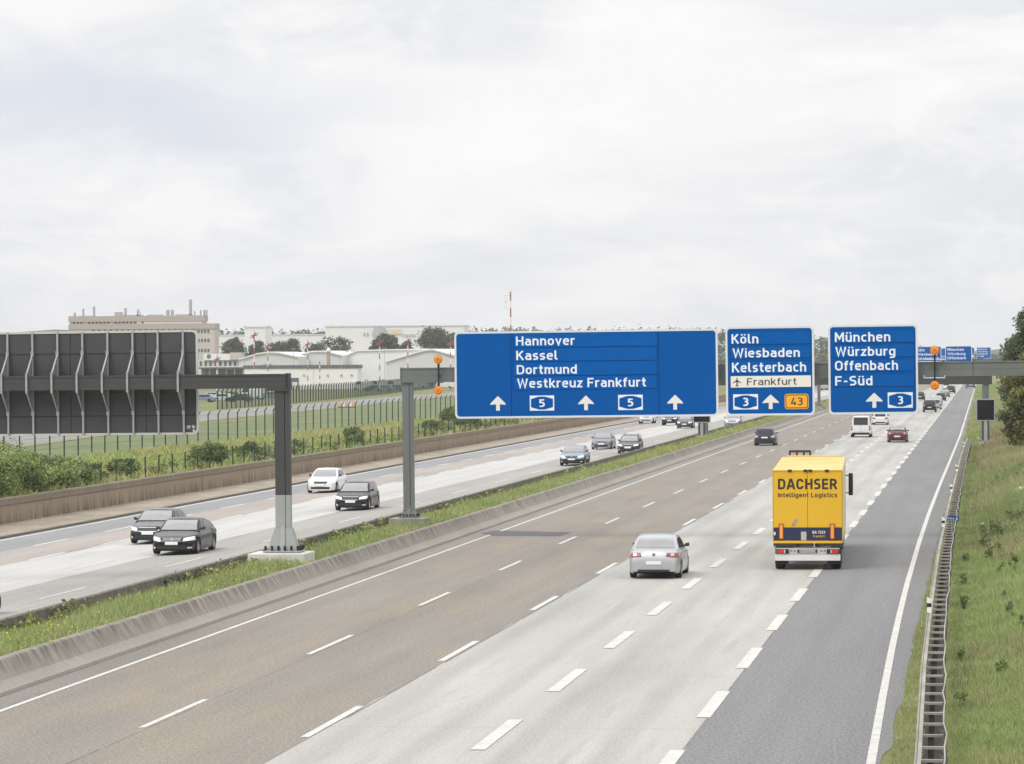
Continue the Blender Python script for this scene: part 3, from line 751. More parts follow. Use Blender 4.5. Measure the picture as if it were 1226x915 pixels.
me = None
for sgn in (s1, s2, s3):           # arms that hold each sign to the beam
    n = max(2, round(sgn.w / 2.6))
    for i in range(n):
        x = sgn.root.location.x - gx + sgn.w * ((i + .5) / n - .5)
        if me is None:
            mb = MB(); mb.box(-.05, .05, -.225, -.032, zbot - .06, ztop + .06); o = mb.build('sign_bracket', M['steel'], g2); me = o.data
        else: o = link_mesh('sign_bracket', me, g2)
        o.location = (x, 0, 0)

def beacon(px, pyu, pyl, Y, label, wide):
    u = at(px, pyu, Y); d = at(px + 1.5, pyl, Y)
    t = empty('warning_beacon', (u.x, Y, d.z), 0, label, 'warning light', 'amber twin warning lights on the near gantry')
    h = u.z - d.z
    mb = MB(); mb.tube((0, 0, .15), (0, 0, h - .15), .035, n=8); mb.box(-.045, .045, -.04, .04, h - .36, h - .13); mb.box(-.045, .045, -.04, .04, .13, .32); mb.build('rod', M['black'], t)
    if wide:
        mb = MB(); mb.box(-.46, .42, -.02, .03, h - .39, h - .35); mb.box(-.46, .42, -.02, .03, .30, .34)
        mb.box(-.46, -.43, -.02, .03, .34, .42); mb.box(.39, .42, -.02, .03, .34, .42); mb.build('mounting_frame', M['white_frame'], t)
    mb = MB(); mb.box(-.04, .04, .03, Y and .19, h * .5 - .06, h * .5 + .06); mb.build('clamp', M['steel_charcoal'], t)
    for z in (0, h):
        mb = MB(); mb.tube((0, -.10, z), (0, .06, z), .19, .17, n=20); mb.tube((0, .06, z), (0, .13, z), .14, .06, n=16)
        o = mb.build('lamp', M['amber'], t, smooth=40)
        mb = MB(); mb.tube((0, -.135, z), (0, -.101, z), .12, .155, n=20); mb.build('lens', M['amber'], o, smooth=40)
        mb = MB(); mb.tube((0, -.142, z), (0, -.136, z), .045, .05, n=12); mb.build('lens_centre', mat('amber_deep', (.50, .13, .004), .3), o)
beacon(525, 430.6, 467.6, 147.3, 'twin amber warning light on black rod, left of the widest blue sign', False)
beacon(1119, 419.6, 461.6, 147.3, 'twin amber warning light on the gantry beam, right of the München sign', True)

# --- left gantry, seen from behind
GY = 120.57
g1 = empty('sign_gantry', (-24.2, GY, .6), 0, 'dark grey steel gantry over the oncoming lanes with a post on the pale median plinth', 'gantry', 'sign gantries across the motorway')
g1.rotation_euler = (0, math.radians(-.25), 0)
xr = at(345, 448, GY).x + 24.2
zt = at(345, 448, GY).z - .6; zb = at(345, 464.6, GY).z - .6
mb = beam_mesh(26, zb, zt, .5); mb.v = [(x - 26 + xr - .06, y, z) for x, y, z in mb.v]; mb.build('beam', M['steel_charcoal'], g1)
mb = MB(); mb.box(xr - .057, xr + .02, -.05, .55, zb - .02, zt + .03); mb.build('end_plate', M['black'], g1)
mb = MB(); mb.box(xr - .75, xr + .05, -.02, .48, zb - .10, zb - .014); mb.build('bearing_plate', M['steel_charcoal'], g1)
zc = at(338, 593, GY).z - .6
x0 = at(329.4, 560, GY).x + 24.2; x1 = at(347.0, 560, GY).x + 24.2
h_post('post', M['steel_charcoal'], x0, x1, .06, zc, zb - .10, g1)
h_post('post_foot', M['steel_pale'], x0 - .004, x1 + .004, .055, 1.1, zc, g1)
post_foot(g1, (x0 + x1) / 2, .24, .38, M['steel_pale'], 1.0)
plinth(g1, -1.08, .92, -.72, 1.2, -.4, .31, mat('white_concrete', (.62, .61, .57), .9, var=.3, vscale=1.2))
# its sign, from the back
PY_ = 121.45
pr = at(237.5, 395, PY_); pb = at(237.5, 520.3, PY_)
sb = empty('direction_sign', (pr.x, PY_, pb.z), 0, 'back of a wide dark grey gantry sign with pale ribs and rim', 'road sign')
sb.rotation_euler = (0, math.radians(-.35), 0)
W_ = 10.2; H_ = pr.z - pb.z
M['sign_back'] = mat('sign_back', (.058, .060, .060), .65, var=.25, vscale=.8)
mb = MB(); mb.prism(rounded(-W_ + .03, -.03, .03, H_ - .03, .17), 0, .05); mb.build('panel', M['sign_back'], sb)
mb = MB(); ring(mb, rounded(-W_, 0, 0, H_, .2), rounded(-W_ + .075, -.075, .075, H_ - .075, .15), -.03, .06); mb.build('frame', mat('pale_rim', (.50, .50, .47), .6), sb)
mb = MB(); 
for z in (.68, H_ - .80): mb.box(-W_ + .08, -.08, -.006, .004, z - .022, z + .022)
for k in (1, 4, 7): mb.box(-.53 - .905 * k - .47, -.53 - .905 * k - .43, -.005, .003, .09, H_ - .09)
mb.build('panel_seams', M['black'], sb)
mb = MB(); mb.box(-W_ + .1, -.1, -.02, .002, zb + .6 - pb.z - .1, zb + .6 - pb.z + .03); mb.build('back_rail', M['steel_charcoal'], sb)
rme = None; bme = None
zbt = zt + .6 - pb.z; zbb = zb + .6 - pb.z; yb = GY - PY_
for k in range(11):
    x = -.52 - .905 * k
    if rme is None:
        mb = MB(); mb.box(-.032, .032, -.11, -.007, .03, H_ - .02)
        mb.box(-.052, .052, -.15, -.112, zbt + .72, zbt + .88); mb.box(-.052, .052, -.15, -.112, zbb - .92, zbb - .76)
        o = mb.build('rib', M['steel'], sb); rme = o.data
        mb = MB(); mb.bar((0, -.13, zbt + .72), (0, yb - .02, zbt + .06), .05, .05); mb.add([(.0, -.12, zbt + .7), (.0, -.12, zbt), (.0, yb, zbt + .06)], [(0, 1, 2)])
        mb.box(-.036, .036, yb - .075, yb - .032, zbb - .12, zbt + .12)
        mb.bar((0, yb - .02, zbb - .1), (0, -.13, zbb - .78), .04, .04); mb.add([(.0, -.12, zbb - .75), (.0, -.12, zbb), (.0, yb, zbb - .06)], [(0, 1, 2)])
        o2 = mb.build('strut', M['steel'], o, recalc=False); bme = o2.data
    else:
        o = link_mesh('rib', rme, sb); o2 = link_mesh('strut', bme, o)
    o.location = (x, 0, 0)
for t_, a, b, base, top in (('ZDP', 227.0, 231.6, 513.0, 509.6), ('104', 233.2, 237.2, 512.8, 509.4), ('8', 234.2, 236.8, 517.8, 514.2)):
    A = at(a, base, PY_); B = at(b, base, PY_); T = at(a, top, PY_)
    lettering(t_, A.x - pr.x - .1, B.x - pr.x - .1, A.z - pb.z, T.z - A.z, M['sign_white'], sb, -.008, bold=.02)

# --- the next gantries down the road: copies of the near one and its signs
def far_gantry(dx, Y, dz, labels, glabel):
    dy = Y - 147.5
    c_ = copy_tree(g2); c_.location = (g2.location.x + dx, Y, g2.location.z + dz - .3); c_['label'] = glabel
    for s_, lab in zip((s1, s2, s3), labels):
        r_ = copy_tree(s_.root); r_.location = s_.root.location + Vector((dx, dy, dz)); r_['label'] = lab; r_['group'] = 'blue direction signs on gantries farther along'
dx = at(1148, 430, 500).x - s3.root.location.x; dz = at(1148, 414.3, 500).z - (s3.root.location.z + s3.h)
far_gantry(dx, 500.0, dz, ['blue sign on the farther gantry, mostly hidden behind the near widest sign', 'small blue sign on the farther gantry behind the right amber light',
           'small blue München sign on the farther gantry, above the beam of the near gantry'], 'dark grey farther gantry farther along the road behind the near gantry beam')
dx2 = at(1178, 430, 930).x - s3.root.location.x; dz2 = at(1178, 416, 930).z - (s3.root.location.z + s3.h)
far_gantry(dx2 , 930.0, dz2, ['far blue sign on the last gantry, hidden behind the second München sign', 'tiny blue sign on the last gantry just right of the second München sign',
           'tiny blue sign on the last gantry at the edge of the trees'], 'tiny distant last gantry above the far end of the road')

# --- a lower bare beam between the near gantry and the next signs
LY = 319.0
e0 = at(1187.3, 455, LY); zt3 = at(1140, 450.3, LY).z - .6; zb3 = at(1140, 460.2, LY).z - .6
g3 = empty('sign_gantry', (e0.x, LY, .6), 0, 'lower dark grey gantry just visible below the near beam, its post behind the message sign', 'gantry', 'sign gantries across the motorway')
mb = beam_mesh(25.6, zb3, zt3, .5); mb.v = [(x - 25.6, y, z) for x, y, z in mb.v]; mb.build('beam', M['steel_charcoal'], g3)
mb = MB(); mb.box(-.02, .03, -.05, .55, zb3 - .03, zt3 + .03); mb.build('end_plate', M['black'], g3)
h_post('post', M['steel_dark'], -.85, -.25, .06, -.3, zb3 - .01, g3); h_post('post', M['steel_dark'], -25.75, -25.45, .06, .1, zb3 - .01, g3)
plinth(g3, -1.3, .3, -.6, .9, -.9, -.25, M['concrete_pale']); plinth(g3, -26.0, -25.1, -.6, .9, -.3, .1, M['concrete_pale'])

# ================================================================== small roadside signs
def message_sign(px0, px1, py0, py1, pbase, Y, zg, label, hplinth=.35):
    a = at(px0, py1, Y); b = at(px1, py0, Y); cx = (a.x + b.x) / 2
    t = empty('message_sign', (cx, Y, zg), 0, label, 'message sign')
    x0, x1, z0, z1 = a.x - cx, b.x - cx, a.z - zg, b.z - zg
    mb = MB(); mb.box(x0, x1, -.02, .22, z0, z1); mb.build('housing', M['steel_pale'], t, bevel=.01)
    mb = MB(); mb.box(x0 + .09, x1 - .09, -.03, -.022, z0 + .09, z1 - .09); mb.build('display', mat('dark_display', (.010, .010, .012), .75, spec=.1, var=.4, vscale=2), t)
    mb = MB(); mb.box(-.14, .14, .02, .20, hplinth, z0); o = mb.build('post', M['steel_pale'], t)
    mb = MB(); mb.box(-.32, -.145, .05, .18, hplinth + .12, z0); mb.box(.145, .30, .05, .18, hplinth + .12, z0); mb.build('cable_duct', M['steel_charcoal'], o)
    mb = MB()
    for i in range(4): mb.tube((-.27 + .18 * i, .0, hplinth), (-.27 + .18 * i, .0, hplinth + .2), .04, n=6)
    mb.build('anchor_bolts', M['steel'], o)
    plinth(t, -.5, .5, -.35, .55, -.3, hplinth, M['concrete_pale'])
    return t
message_sign(1168.6, 1191.4, 477.6, 504.2, 535, 297, .15, 'dark blank message sign on grey post in the grass right of the road')
message_sign(829.6, 850.6, 496.2, 506.4, 524, 312, .56, 'dark blank message sign in the median, just below the widest blue sign', .12)
p = at(1141, 621.5, 150); 
t = empty('location_sign', (p.x, 150, .05), 0, 'small blue location sign with white numbers behind the guard rail', 'location sign')
zz = p.z - .05
mb = MB(); mb.box(-.27, .10, -.01, .01, zz - .13, zz + .12); o = mb.build('panel', M['sign_blue'], t)
mb = MB(); mb.box(.102, .26, -.012, .012, zz - .09, zz + .11); mb.build('side_panel', mat('deep_sign_blue', (.005, .035, .14), .5), t)
lettering('566', -.23, .06, zz - .07, .14, M['sign_white'], t, -.016, bold=.02); lettering('5', .14, .21, zz - .06, .13, M['sign_white'], t, -.018, bold=.02)
mb = MB(); mb.tube((-.05, .03, 0), (-.05, .03, zz + .1), .025, n=6); mb.build('post', M['steel'], t)
# ================================================================== cars
def paint(name, c, metal=.25, rough=.30, coat=.45):
    m = mat('paint_' + name, c, rough, metal, .3, coat, var=.12, vscale=.9)
    return m
M['glass'] = mat('car_glass', (.115, .125, .13), .05, 0, .8, coat=1.0, ior=2.3, var=.6, vscale=2.2, dark=(.03, .035, .04))  # base colour lightened in patches to stand in for reflections on the glass
M['glass_side'] = mat('car_side_glass', (.012, .014, .016), .05, 0, .6, ior=1.5)
M['chrome'] = mat('chrome', (.65, .65, .66), .18, 1.0)
M['lamp_clear'] = mat('clear_headlamp', (.72, .74, .76), .12, .2, .8, coat=1.0)
M['lamp_dark'] = mat('dark_headlamp', (.16, .17, .18), .15, .3, .8, coat=1.0)
M['lamp_red'] = mat('red_rear_lamp', (.20, .010, .012), .2, 0, .6, coat=.8)
M['lamp_pale'] = mat('pale_rear_lamp', (.62, .36, .36), .2, 0, .6, coat=.8)
M['grille'] = mat('grille_black', (.02, .02, .022), .45)
M['plate'] = mat('number_plate', (.72, .72, .70), .5)
M['rim'] = mat('alloy_rim', (.42, .42, .43), .35, .8)
M['under'] = mat('underbody', (.012, .012, .012), .9)

# one tyre and one rim for every car (unit radius, axis along x)
def lathe_x(mb, prof, n=24):
    """profile of (x, r) turned about the x axis"""
    k = len(prof); vs = []
    for i in range(n):
        a = 2 * PI * i / n
        for x, r in prof: vs.append((x, r * math.cos(a), r * math.sin(a)))
    fs = [(i * k + j, ((i + 1) % n) * k + j, ((i + 1) % n) * k + j + 1, i * k + j + 1) for i in range(n) for j in range(k - 1)]
    return mb.add(vs, fs)
_t = MB(); lathe_x(_t, [(-.30, .62), (-.34, .72), (-.33, .93), (-.26, 1.0), (.26, 1.0), (.33, .93), (.34, .72), (.30, .62), (-.30, .62)], 28)
_tyre_o = _t.build('wheel', M['rubber'], smooth=35); TYRE = _tyre_o.data; bpy.data.objects.remove(_tyre_o)
_t = MB()
for sgn in (1,):
    lathe_x(_t, [(.29, .64), (.31, .60), (.22, .58), (.05, .56)], 28)
    for k in range(5):
        a = 2 * PI * k / 5 + .3; ca, sa = math.cos(a), math.sin(a); cb, sb_ = math.cos(a + PI / 2), math.sin(a + PI / 2)
        q = [(.0, 0)]
        pts = [(r, w_) for r, w_ in ((.10, .10), (.60, .13))]
        def P_(x, r, w_): return (x, ca * r + cb * w_, sa * r + sb_ * w_)
        _t.hexa([P_(.18, .10, -.10), P_(.18, .10, .10), P_(.18, .60, .13), P_(.18, .60, -.13)], [P_(.27, .10, -.09), P_(.27, .10, .09), P_(.27, .60, .10), P_(.27, .60, -.10)])
    _t.tube((.16, 0, 0), (.30, 0, 0), .16, .13, 12)
_rim_o = _t.build('rim', M['rim']); RIM = _rim_o.data; bpy.data.objects.remove(_rim_o)
_t = MB(); _t.tube((.02, 0, 0), (.04, 0, 0), .6, .6, 20)
_o = _t.build('brake_disc', M['under']); DISC = _o.data; bpy.data.objects.remove(_o)

KINDS_ = dict(
  sedan=dict(L=4.80, W=1.84, H=1.46, cowl=.715, rf=.545, rr=.285, rb=.125,
    top=[(0,.60),(.008,.80),(.03,.93),(.09,.99),(.2,1.0),(.70,.955),(.735,.93),(.82,.865),(.93,.76),(.975,.68),(.992,.60),(1,.50)], wf=.815, wr=.20),
  coupe=dict(L=4.80, W=1.86, H=1.42, cowl=.725, rf=.56, rr=.33, rb=.10,
    top=[(0,.60),(.008,.80),(.03,.94),(.09,.98),(.2,.99),(.70,.945),(.735,.92),(.82,.845),(.93,.74),(.975,.67),(.992,.60),(1,.48)], wf=.815, wr=.20),
  hatch=dict(L=4.28, W=1.81, H=1.47, cowl=.735, rf=.55, rr=.12, rb=.015,
    top=[(0,.62),(.006,.86),(.02,.95),(.2,.99),(.72,.955),(.75,.93),(.83,.87),(.93,.77),(.975,.69),(.992,.61),(1,.48)], wf=.815, wr=.17),
  wagon=dict(L=4.75, W=1.79, H=1.50, cowl=.72, rf=.55, rr=.10, rb=.012,
    top=[(0,.62),(.006,.86),(.02,.96),(.2,1.0),(.70,.965),(.735,.94),(.82,.875),(.93,.775),(.975,.69),(.992,.60),(1,.48)], wf=.815, wr=.19),
  suv=dict(L=4.60, W=1.88, H=1.70, cowl=.735, rf=.58, rr=.10, rb=.012,
    top=[(0,.72),(.006,1.0),(.02,1.1),(.2,1.13),(.71,1.09),(.75,1.07),(.83,1.02),(.94,.93),(.98,.85),(.993,.75),(1,.58)], wf=.815, wr=.185, gc=.28),
  van=dict(L=4.95, W=1.95, H=2.02, cowl=.87, rf=.70, rr=.035, rb=.004,
    top=[(0,.70),(.004,1.08),(.012,1.18),(.2,1.2),(.84,1.15),(.88,1.12),(.94,1.02),(.975,.90),(.992,.78),(1,.58)], wf=.84, wr=.18, gc=.24),
)

def car(kind, loc, rz, label, body, group=None, near=True, badge=None, lower=None, headlamp='lamp_clear', tail='lamp_red', glass='glass', grille='chrome_bars', rails=False, scale=(1, 1, 1), cat='car', parts=True):
    K = KINDS_[kind]; L_, W_, H_ = K['L'], K['W'], K['H']; gc = K.get('gc', .155); R_ = .325 if kind not in ('suv', 'van') else .345
    hl = L_ / 2
    root = empty('van' if kind == 'van' else 'car', loc, rz, label, 'van' if kind == 'van' else cat, group)
    fy = lambda f: f * L_ - hl
    yf, yr = fy(K['wf']), fy(K['wr'])
    tf = [a for a, _ in K['top']]; tz = [b for _, b in K['top']]
    def top(y): return float(np.interp((y + hl) / L_, tf, tz))
    def half(y):
        u = abs(y) / hl; n_ = 5.0 if y > 0 else 7.0; a_ = .24 if y > 0 else .17
        if kind == 'van': n_, a_ = (7, .16) if y > 0 else (16, .10)
        return W_ / 2 * (1 - a_ * u ** n_)
    def bot(y):
        z = gc
        if y > yf + .55: z = gc + .02
        for yw in (yf, yr):
            d = abs(y - yw); RR = R_ + .055
            if d < RR: z = max(z, R_ + math.sqrt(RR * RR - d * d) * .98)
        if y < -hl + .35: z = max(z, gc + .10 * (1 - (y + hl) / .35))
        return z
    ys = sorted(set([round(v, 3) for v in list(np.linspace(-hl, hl, 33 if near else 19)) + [fy(f) for f in tf] +
        [yw + s_ * (R_ + .055) * q for yw in (yf, yr) for s_ in (-1, 1) for q in ((.0, .3, .6, .8, .93, .999, 1.02) if near else (0, .6, .9, 1.0))]]))
    sec = [(0, 0), (.86, 0), (.955, .035), (.985, .16), (1.0, .36), (1.0, .55), (.985, .74), (.955, .885), (.885, .965), (.70, 1.0), (.35, 1.02), (0, 1.025)]
    mb = MB(); rows = []
    for y in ys:
        zb_, zt_, w_ = bot(y), top(y), half(y)
        zt_ = max(zt_, zb_ + .06)
        rows.append([(fx * w_, y, zb_ + fz * (zt_ - zb_)) for fx, fz in sec])
    n_ = len(sec); vs = []
    for r_ in rows:
        vs += r_ + [(-x, y, z) for x, y, z in r_[1:-1][::-1]]
    m_ = 2 * n_ - 2
    fs = [(j * m_ + i, j * m_ + (i + 1) % m_, (j + 1) * m_ + (i + 1) % m_, (j + 1) * m_ + i) for j in range(len(ys) - 1) for i in range(m_)]
    fs += [tuple(range(m_)), tuple(range((len(ys) - 1) * m_ + m_ - 1, (len(ys) - 1) * m_ - 1, -1))]
    mb.add(vs, fs)
    # faces of the wheel housings and the floor are black, a dark lower band if asked for
    for k_, f in enumerate(fs):
        zc_ = sum(vs[i][2] for i in f) / len(f); xs = max(abs(vs[i][0]) for i in f); yc = sum(vs[i][1] for i in f) / len(f)
        lowest = all((i % m_) in (0, 1, m_ - 1) for i in f)
        if len(f) == 4 and lowest: mb.mi[k_] = 1
        elif lower and zc_ < lower and zc_ < .55: mb.mi[k_] = 1
    bobj = mb.build('body', [body, M['under']], root, smooth=38)
    bvh = BVHTree.FromPolygons([Vector(v) for v in vs], fs)
    # cabin
    yc, yrf, yrr, yrb = fy(K['cowl']), fy(K['rf']), fy(K['rr']), fy(K['rb'])
    zcowl, zrb = top(yc) , top(max(yrb, -hl + .05))
    wr_ = W_ / 2 * (.735 if kind not in ('van', 'suv') else .80)
    def roof(y): return float(np.interp(y, [yrb, yrb + (yrr - yrb) * .5, yrr, yrr + .25, (yrf + yrr) / 2, yrf - .2, yrf, yrf + (yc - yrf) * .5, yc],
              [zrb - .01, zrb + (H_ - zrb) * .60, H_ - .075, H_ - .025, H_, H_ - .012, H_ - .06, zcowl + (H_ - zcowl) * .52, zcowl - .01]))
    def hwid(y, z):
        zb_ = top(y) - .04; t = max(0, min(1, (z - zb_) / (H_ - zb_)))
        return half(y) * .925 * (1 - t) + wr_ * t - .03 * t * t
    gy = sorted(set(round(v, 3) for v in list(np.linspace(yrb, yc, 22 if near else 12)) + [yrr, yrf]))
    gv = []; gm = None
    for y in gy:
        zb_ = top(y) - .05; zr = max(roof(y), zb_ + .02); h_ = zr - zb_
        c_ = min(.09, h_ * .4)
        half_ = [(hwid(y, zb_), zb_), (hwid(y, zb_ + h_ * .45), zb_ + h_ * .45), (hwid(y, zr - c_), zr - c_), (hwid(y, zr - c_) - c_ * .28, zr - c_ * .35), (hwid(y, zr - c_) - c_ * .9, zr - .004), (hwid(y, zr) * .45, zr + .016), (0, zr + .02)]
        row = [(x, y, z) for x, z in half_]; row += [(-x, y, z) for x, y, z in row[:-1][::-1]]
        gm = len(row); gv += row
    gf = [(j * gm + i, (j + 1) * gm + i, (j + 1) * gm + i + 1, j * gm + i + 1) for j in range(len(gy) - 1) for i in range(gm - 1)]
    mb = MB(); mb.add(gv, gf); mb.build('cabin', body, root, smooth=38)
    gb = BVHTree.FromPolygons([Vector(v) for v in gv], gf)

    def panel(name, bv, axis, corners, m, nu=8, nv=5, off=.008, parent=None, bulge=None):
        """a sheet laid onto the bodywork: corners in (u, z) seen along an axis"""
        pts = {}; mbp = MB()
        a, b, c_, d = corners
        for i in range(nu + 1):
            for j in range(nv + 1):
                u, v = i / nu, j / nv
                p = [(1-u)*(1-v)*a[k] + u*(1-v)*b[k] + u*v*c_[k] + (1-u)*v*d[k] for k in (0, 1)]
                if axis == 'f': o_, d_ = Vector((p[0], hl + 1, p[1])), Vector((0, -1, 0))
                elif axis == 'r': o_, d_ = Vector((p[0], -hl - 1, p[1])), Vector((0, 1, 0))
                elif axis == 's': o_, d_ = Vector((W_, p[0], p[1])), Vector((-1, 0, 0))
                else: o_, d_ = Vector((-W_, p[0], p[1])), Vector((1, 0, 0))
                hit = bv.ray_cast(o_, d_)
                if hit[0] is not None:
                    nrm = hit[1] if hit[1].dot(d_) < 0 else -hit[1]
                    pts[i, j] = hit[0] + nrm * off - d_ * off * .6
        idx = {}; vv = []
        for k_, p in pts.items(): idx[k_] = len(vv); vv.append(p)
        ff = []
        for i in range(nu):
            for j in range(nv):
                q = [(i, j), (i + 1, j), (i + 1, j + 1), (i, j + 1)]
                if all(x in idx for x in q): ff.append(tuple(idx[x] for x in q))
        if not ff: return None
        mbp.add(vv, ff)
        return mbp.build(name, m, parent or root, smooth=50, recalc=False)
    def mirrored(name, bv, axis, cs, m, **k):
        out = []
        for s_ in (1, -1):
            q = [(s_ * x, z) for x, z in cs]
            if s_ < 0: q = [q[1], q[0], q[3], q[2]]
            out.append(panel(name, bv, axis, q, m, **k))
        return out
    nu = 10 if near else 5
    # glass
    zw0, zw1 = zcowl + .035, H_ - .085
    hb, ht = hwid(yc, zw0) - .085, hwid(yrf, zw1) - .075
    panel('windscreen', gb, 'f', [(-hb, zw0), (hb, zw0), (ht, zw1), (-ht, zw1)], M[glass], nu=nu, nv=6)
    zr0 = zrb + (.05 if kind in ('sedan', 'coupe') else .03); zr1 = H_ - (.11 if kind in ('sedan', 'coupe') else .13)
    hb, ht = hwid(yrb + .1, zr0) - (.12 if kind != 'van' else .18), hwid(yrr, zr1) - .095
    panel('rear_window', gb, 'r', [(-hb, zr0), (hb, zr0), (ht, zr1), (-ht, zr1)], M[glass] if kind in ('sedan', 'coupe') else M['glass_side'], nu=nu, nv=5)
    def yfr(z): return yc - (yc - yrf) * (z - zcowl) / (H_ - zcowl)
    def yre(z): return yrb + (yrr - yrb) * max(0, (z - zrb)) / (H_ - zrb)
    yB = yrr + (yc - yrr) * (.47 if kind != 'van' else .62); za, zt_ = zcowl + .05, H_ - .125
    for ax in ('s', 't'):
        panel('side_window', gb, ax, [(yB + .04, za + .01), (yfr(za) - .22, za), (yfr(zt_) - .17, zt_), (yB + .04, zt_)], M['glass_side'], nu=6, nv=4)
        if kind != 'van': panel('side_window', gb, ax, [(max(yre(za) + .30, yrb + .35), za + .03), (yB - .04, za + .01), (yB - .04, zt_), (yre(zt_) + .20, zt_ - .01)], M['glass_side'], nu=6, nv=4)
    # front
    hz = top(fy(.955)); fw = W_ / 2
    mirrored('headlight', bvh, 'f', [(fw * .50, hz - .135), (fw * .935, hz - .10), (fw * .90, hz + .045), (fw * .52, hz - .02)], M[headlamp], nu=8, nv=4, off=.012)
    g = panel('grille', bvh, 'f', [(-fw * .40, hz - .155), (fw * .40, hz - .155), (fw * .46, hz - .02), (-fw * .46, hz - .02)], M['grille'], nu=8, nv=3, off=.008)
    if g and grille == 'chrome_bars':
        for k_ in range(3):
            z_ = hz - .135 + .05 * k_; panel('grille_bar', bvh, 'f', [(-fw * .40, z_), (fw * .40, z_), (fw * .40, z_ + .014), (-fw * .40, z_ + .014)], M['chrome'], nu=8, nv=1, off=.016, parent=g)
    if g and grille == 'frame':
        for q in ([(-fw*.42, hz-.175), (fw*.42, hz-.175), (fw*.42, hz-.15), (-fw*.42, hz-.15)], [(-fw*.46, hz-.02), (fw*.46, hz-.02), (fw*.46, hz+.004), (-fw*.46, hz+.004)]):
            panel('grille_bar', bvh, 'f', q, M['chrome'], nu=8, nv=1, off=.016, parent=g)
    lz = gc + .10
    panel('lower_intake', bvh, 'f', [(-fw * .62, lz), (fw * .62, lz), (fw * .66, lz + .13), (-fw * .66, lz + .13)], M['grille'], nu=8, nv=3, off=.008)
    if near:
        mirrored('fog_lamp', bvh, 'f', [(fw * .70, lz + .03), (fw * .84, lz + .03), (fw * .86, lz + .085), (fw * .70, lz + .085)], M['lamp_clear'], nu=3, nv=2, off=.012)
    pz = (lz + .17)
    panel('front_plate', bvh, 'f', [(-.26, pz), (.26, pz), (.26, pz + .115), (-.26, pz + .115)], M['plate'], nu=6, nv=2, off=.022)
    if badge:
        mb = MB(); mb.tube((0, 0, 0), (0, .02, 0), .065, .06, 16)
        h = bvh.ray_cast(Vector((0, hl + 1, hz - .085)), Vector((0, -1, 0)))
        if h[0] is not None: o = mb.build('badge', M['chrome'], root); o.location = h[0] + Vector((0, .004, 0))
    # rear
    tzz = zrb - .16 if kind not in ('van',) else 1.0
    if kind == 'van': cs = [(fw * .80, .70), (fw * .93, .70), (fw * .93, 1.10), (fw * .80, 1.10)]
    elif kind in ('hatch', 'suv', 'wagon'): cs = [(fw * .58, tzz - .07), (fw * .935, tzz - .10), (fw * .93, tzz + .12), (fw * .62, tzz + .07)]
    else: cs = [(fw * .46, tzz - .06), (fw * .92, tzz - .10), (fw * .90, tzz + .06), (fw * .50, tzz + .045)]
    for s_, tl in zip((1, -1), mirrored('tail_light', bvh, 'r', cs, M[tail], nu=7, nv=4, off=.012)):
        if tl and near:
            q = [(s_ * (cs[0][0] * .45 + cs[1][0] * .55 + dx_), (cs[0][1] + cs[2][1]) / 2 + dz_) for dx_, dz_ in ((-.06, -.045), (.06, -.045), (.06, .045), (-.06, .045))]
            if s_ < 0: q = [q[1], q[0], q[3], q[2]]
            panel('lamp_insert', bvh, 'r', q, M['lamp_pale'], nu=2, nv=2, off=.018, parent=tl)
    rp = .50 if kind in ('sedan', 'coupe') else .62
    if kind == 'van': rp = .62
    panel('rear_plate', bvh, 'r', [(-.27, rp), (.27, rp), (.27, rp + .12), (-.27, rp + .12)], M['plate'], nu=6, nv=2, off=.02)
    panel('rear_diffuser', bvh, 'r', [(-fw * .62, gc + .10), (fw * .62, gc + .10), (fw * .60, gc + .17), (-fw * .60, gc + .17)], M['grille'], nu=6, nv=1, off=.01)
    if badge:
        h = bvh.ray_cast(Vector((0, -hl - 1, tzz)), Vector((0, 1, 0)))
        if h[0] is not None:
            mb = MB(); mb.tube((0, 0, 0), (0, -.02, 0), .06, .055, 16); o = mb.build('badge', M['lamp_dark'], root); o.location = h[0] - Vector((0, .004, 0))
    if kind == 'van':
        mb = MB(); mb.box(-fw * .86, fw * .86, -hl - .07, -hl + .03, .34, .46); mb.build('rear_bumper', M['grille'], root)
        panel('door_seam', bvh, 'r', [(-.008, .48), (.008, .48), (.008, 1.14), (-.008, 1.14)], M['grille'], nu=1, nv=6, off=.008)
    # wheels
    for yw in (yf, yr):
        for s_ in (1, -1):
            wobj = link_mesh('wheel', TYRE, root); wobj.location = (s_ * (W_ / 2 - .125), yw, R_); wobj.scale = (R_, R_, R_)
            if s_ < 0: wobj.rotation_euler = (0, 0, PI)
            if near: link_mesh('rim', RIM, wobj); link_mesh('brake_disc', DISC, wobj)
    # mirrors
    ym = yfr(za) - .28
    for s_ in (1, -1):
        x_ = hwid(ym, za + .05)
        mb = MB(); mb.hexa([(s_ * (x_ + .0), ym - .04, za - .02), (s_ * (x_ + .20), ym - .05, za), (s_ * (x_ + .20), ym + .06, za), (s_ * x_, ym + .02, za - .02)],
                           [(s_ * (x_ + .06), ym - .03, za + .10), (s_ * (x_ + .21), ym - .04, za + .13), (s_ * (x_ + .20), ym + .05, za + .12), (s_ * (x_ + .06), ym + .02, za + .10)])
        mb.build('mirror', M['grille'] if kind != 'van' else M['black'], root, bevel=.015, smooth=60)
    if rails:
        for s_ in (1, -1):
            mb = MB(); x_ = wr_ - .12; mb.bar((s_ * x_, yrr + .15, H_ + .03), (s_ * x_, yrf - .15, H_ + .03), .03, .03); mb.build('roof_rail', M['black'], root)
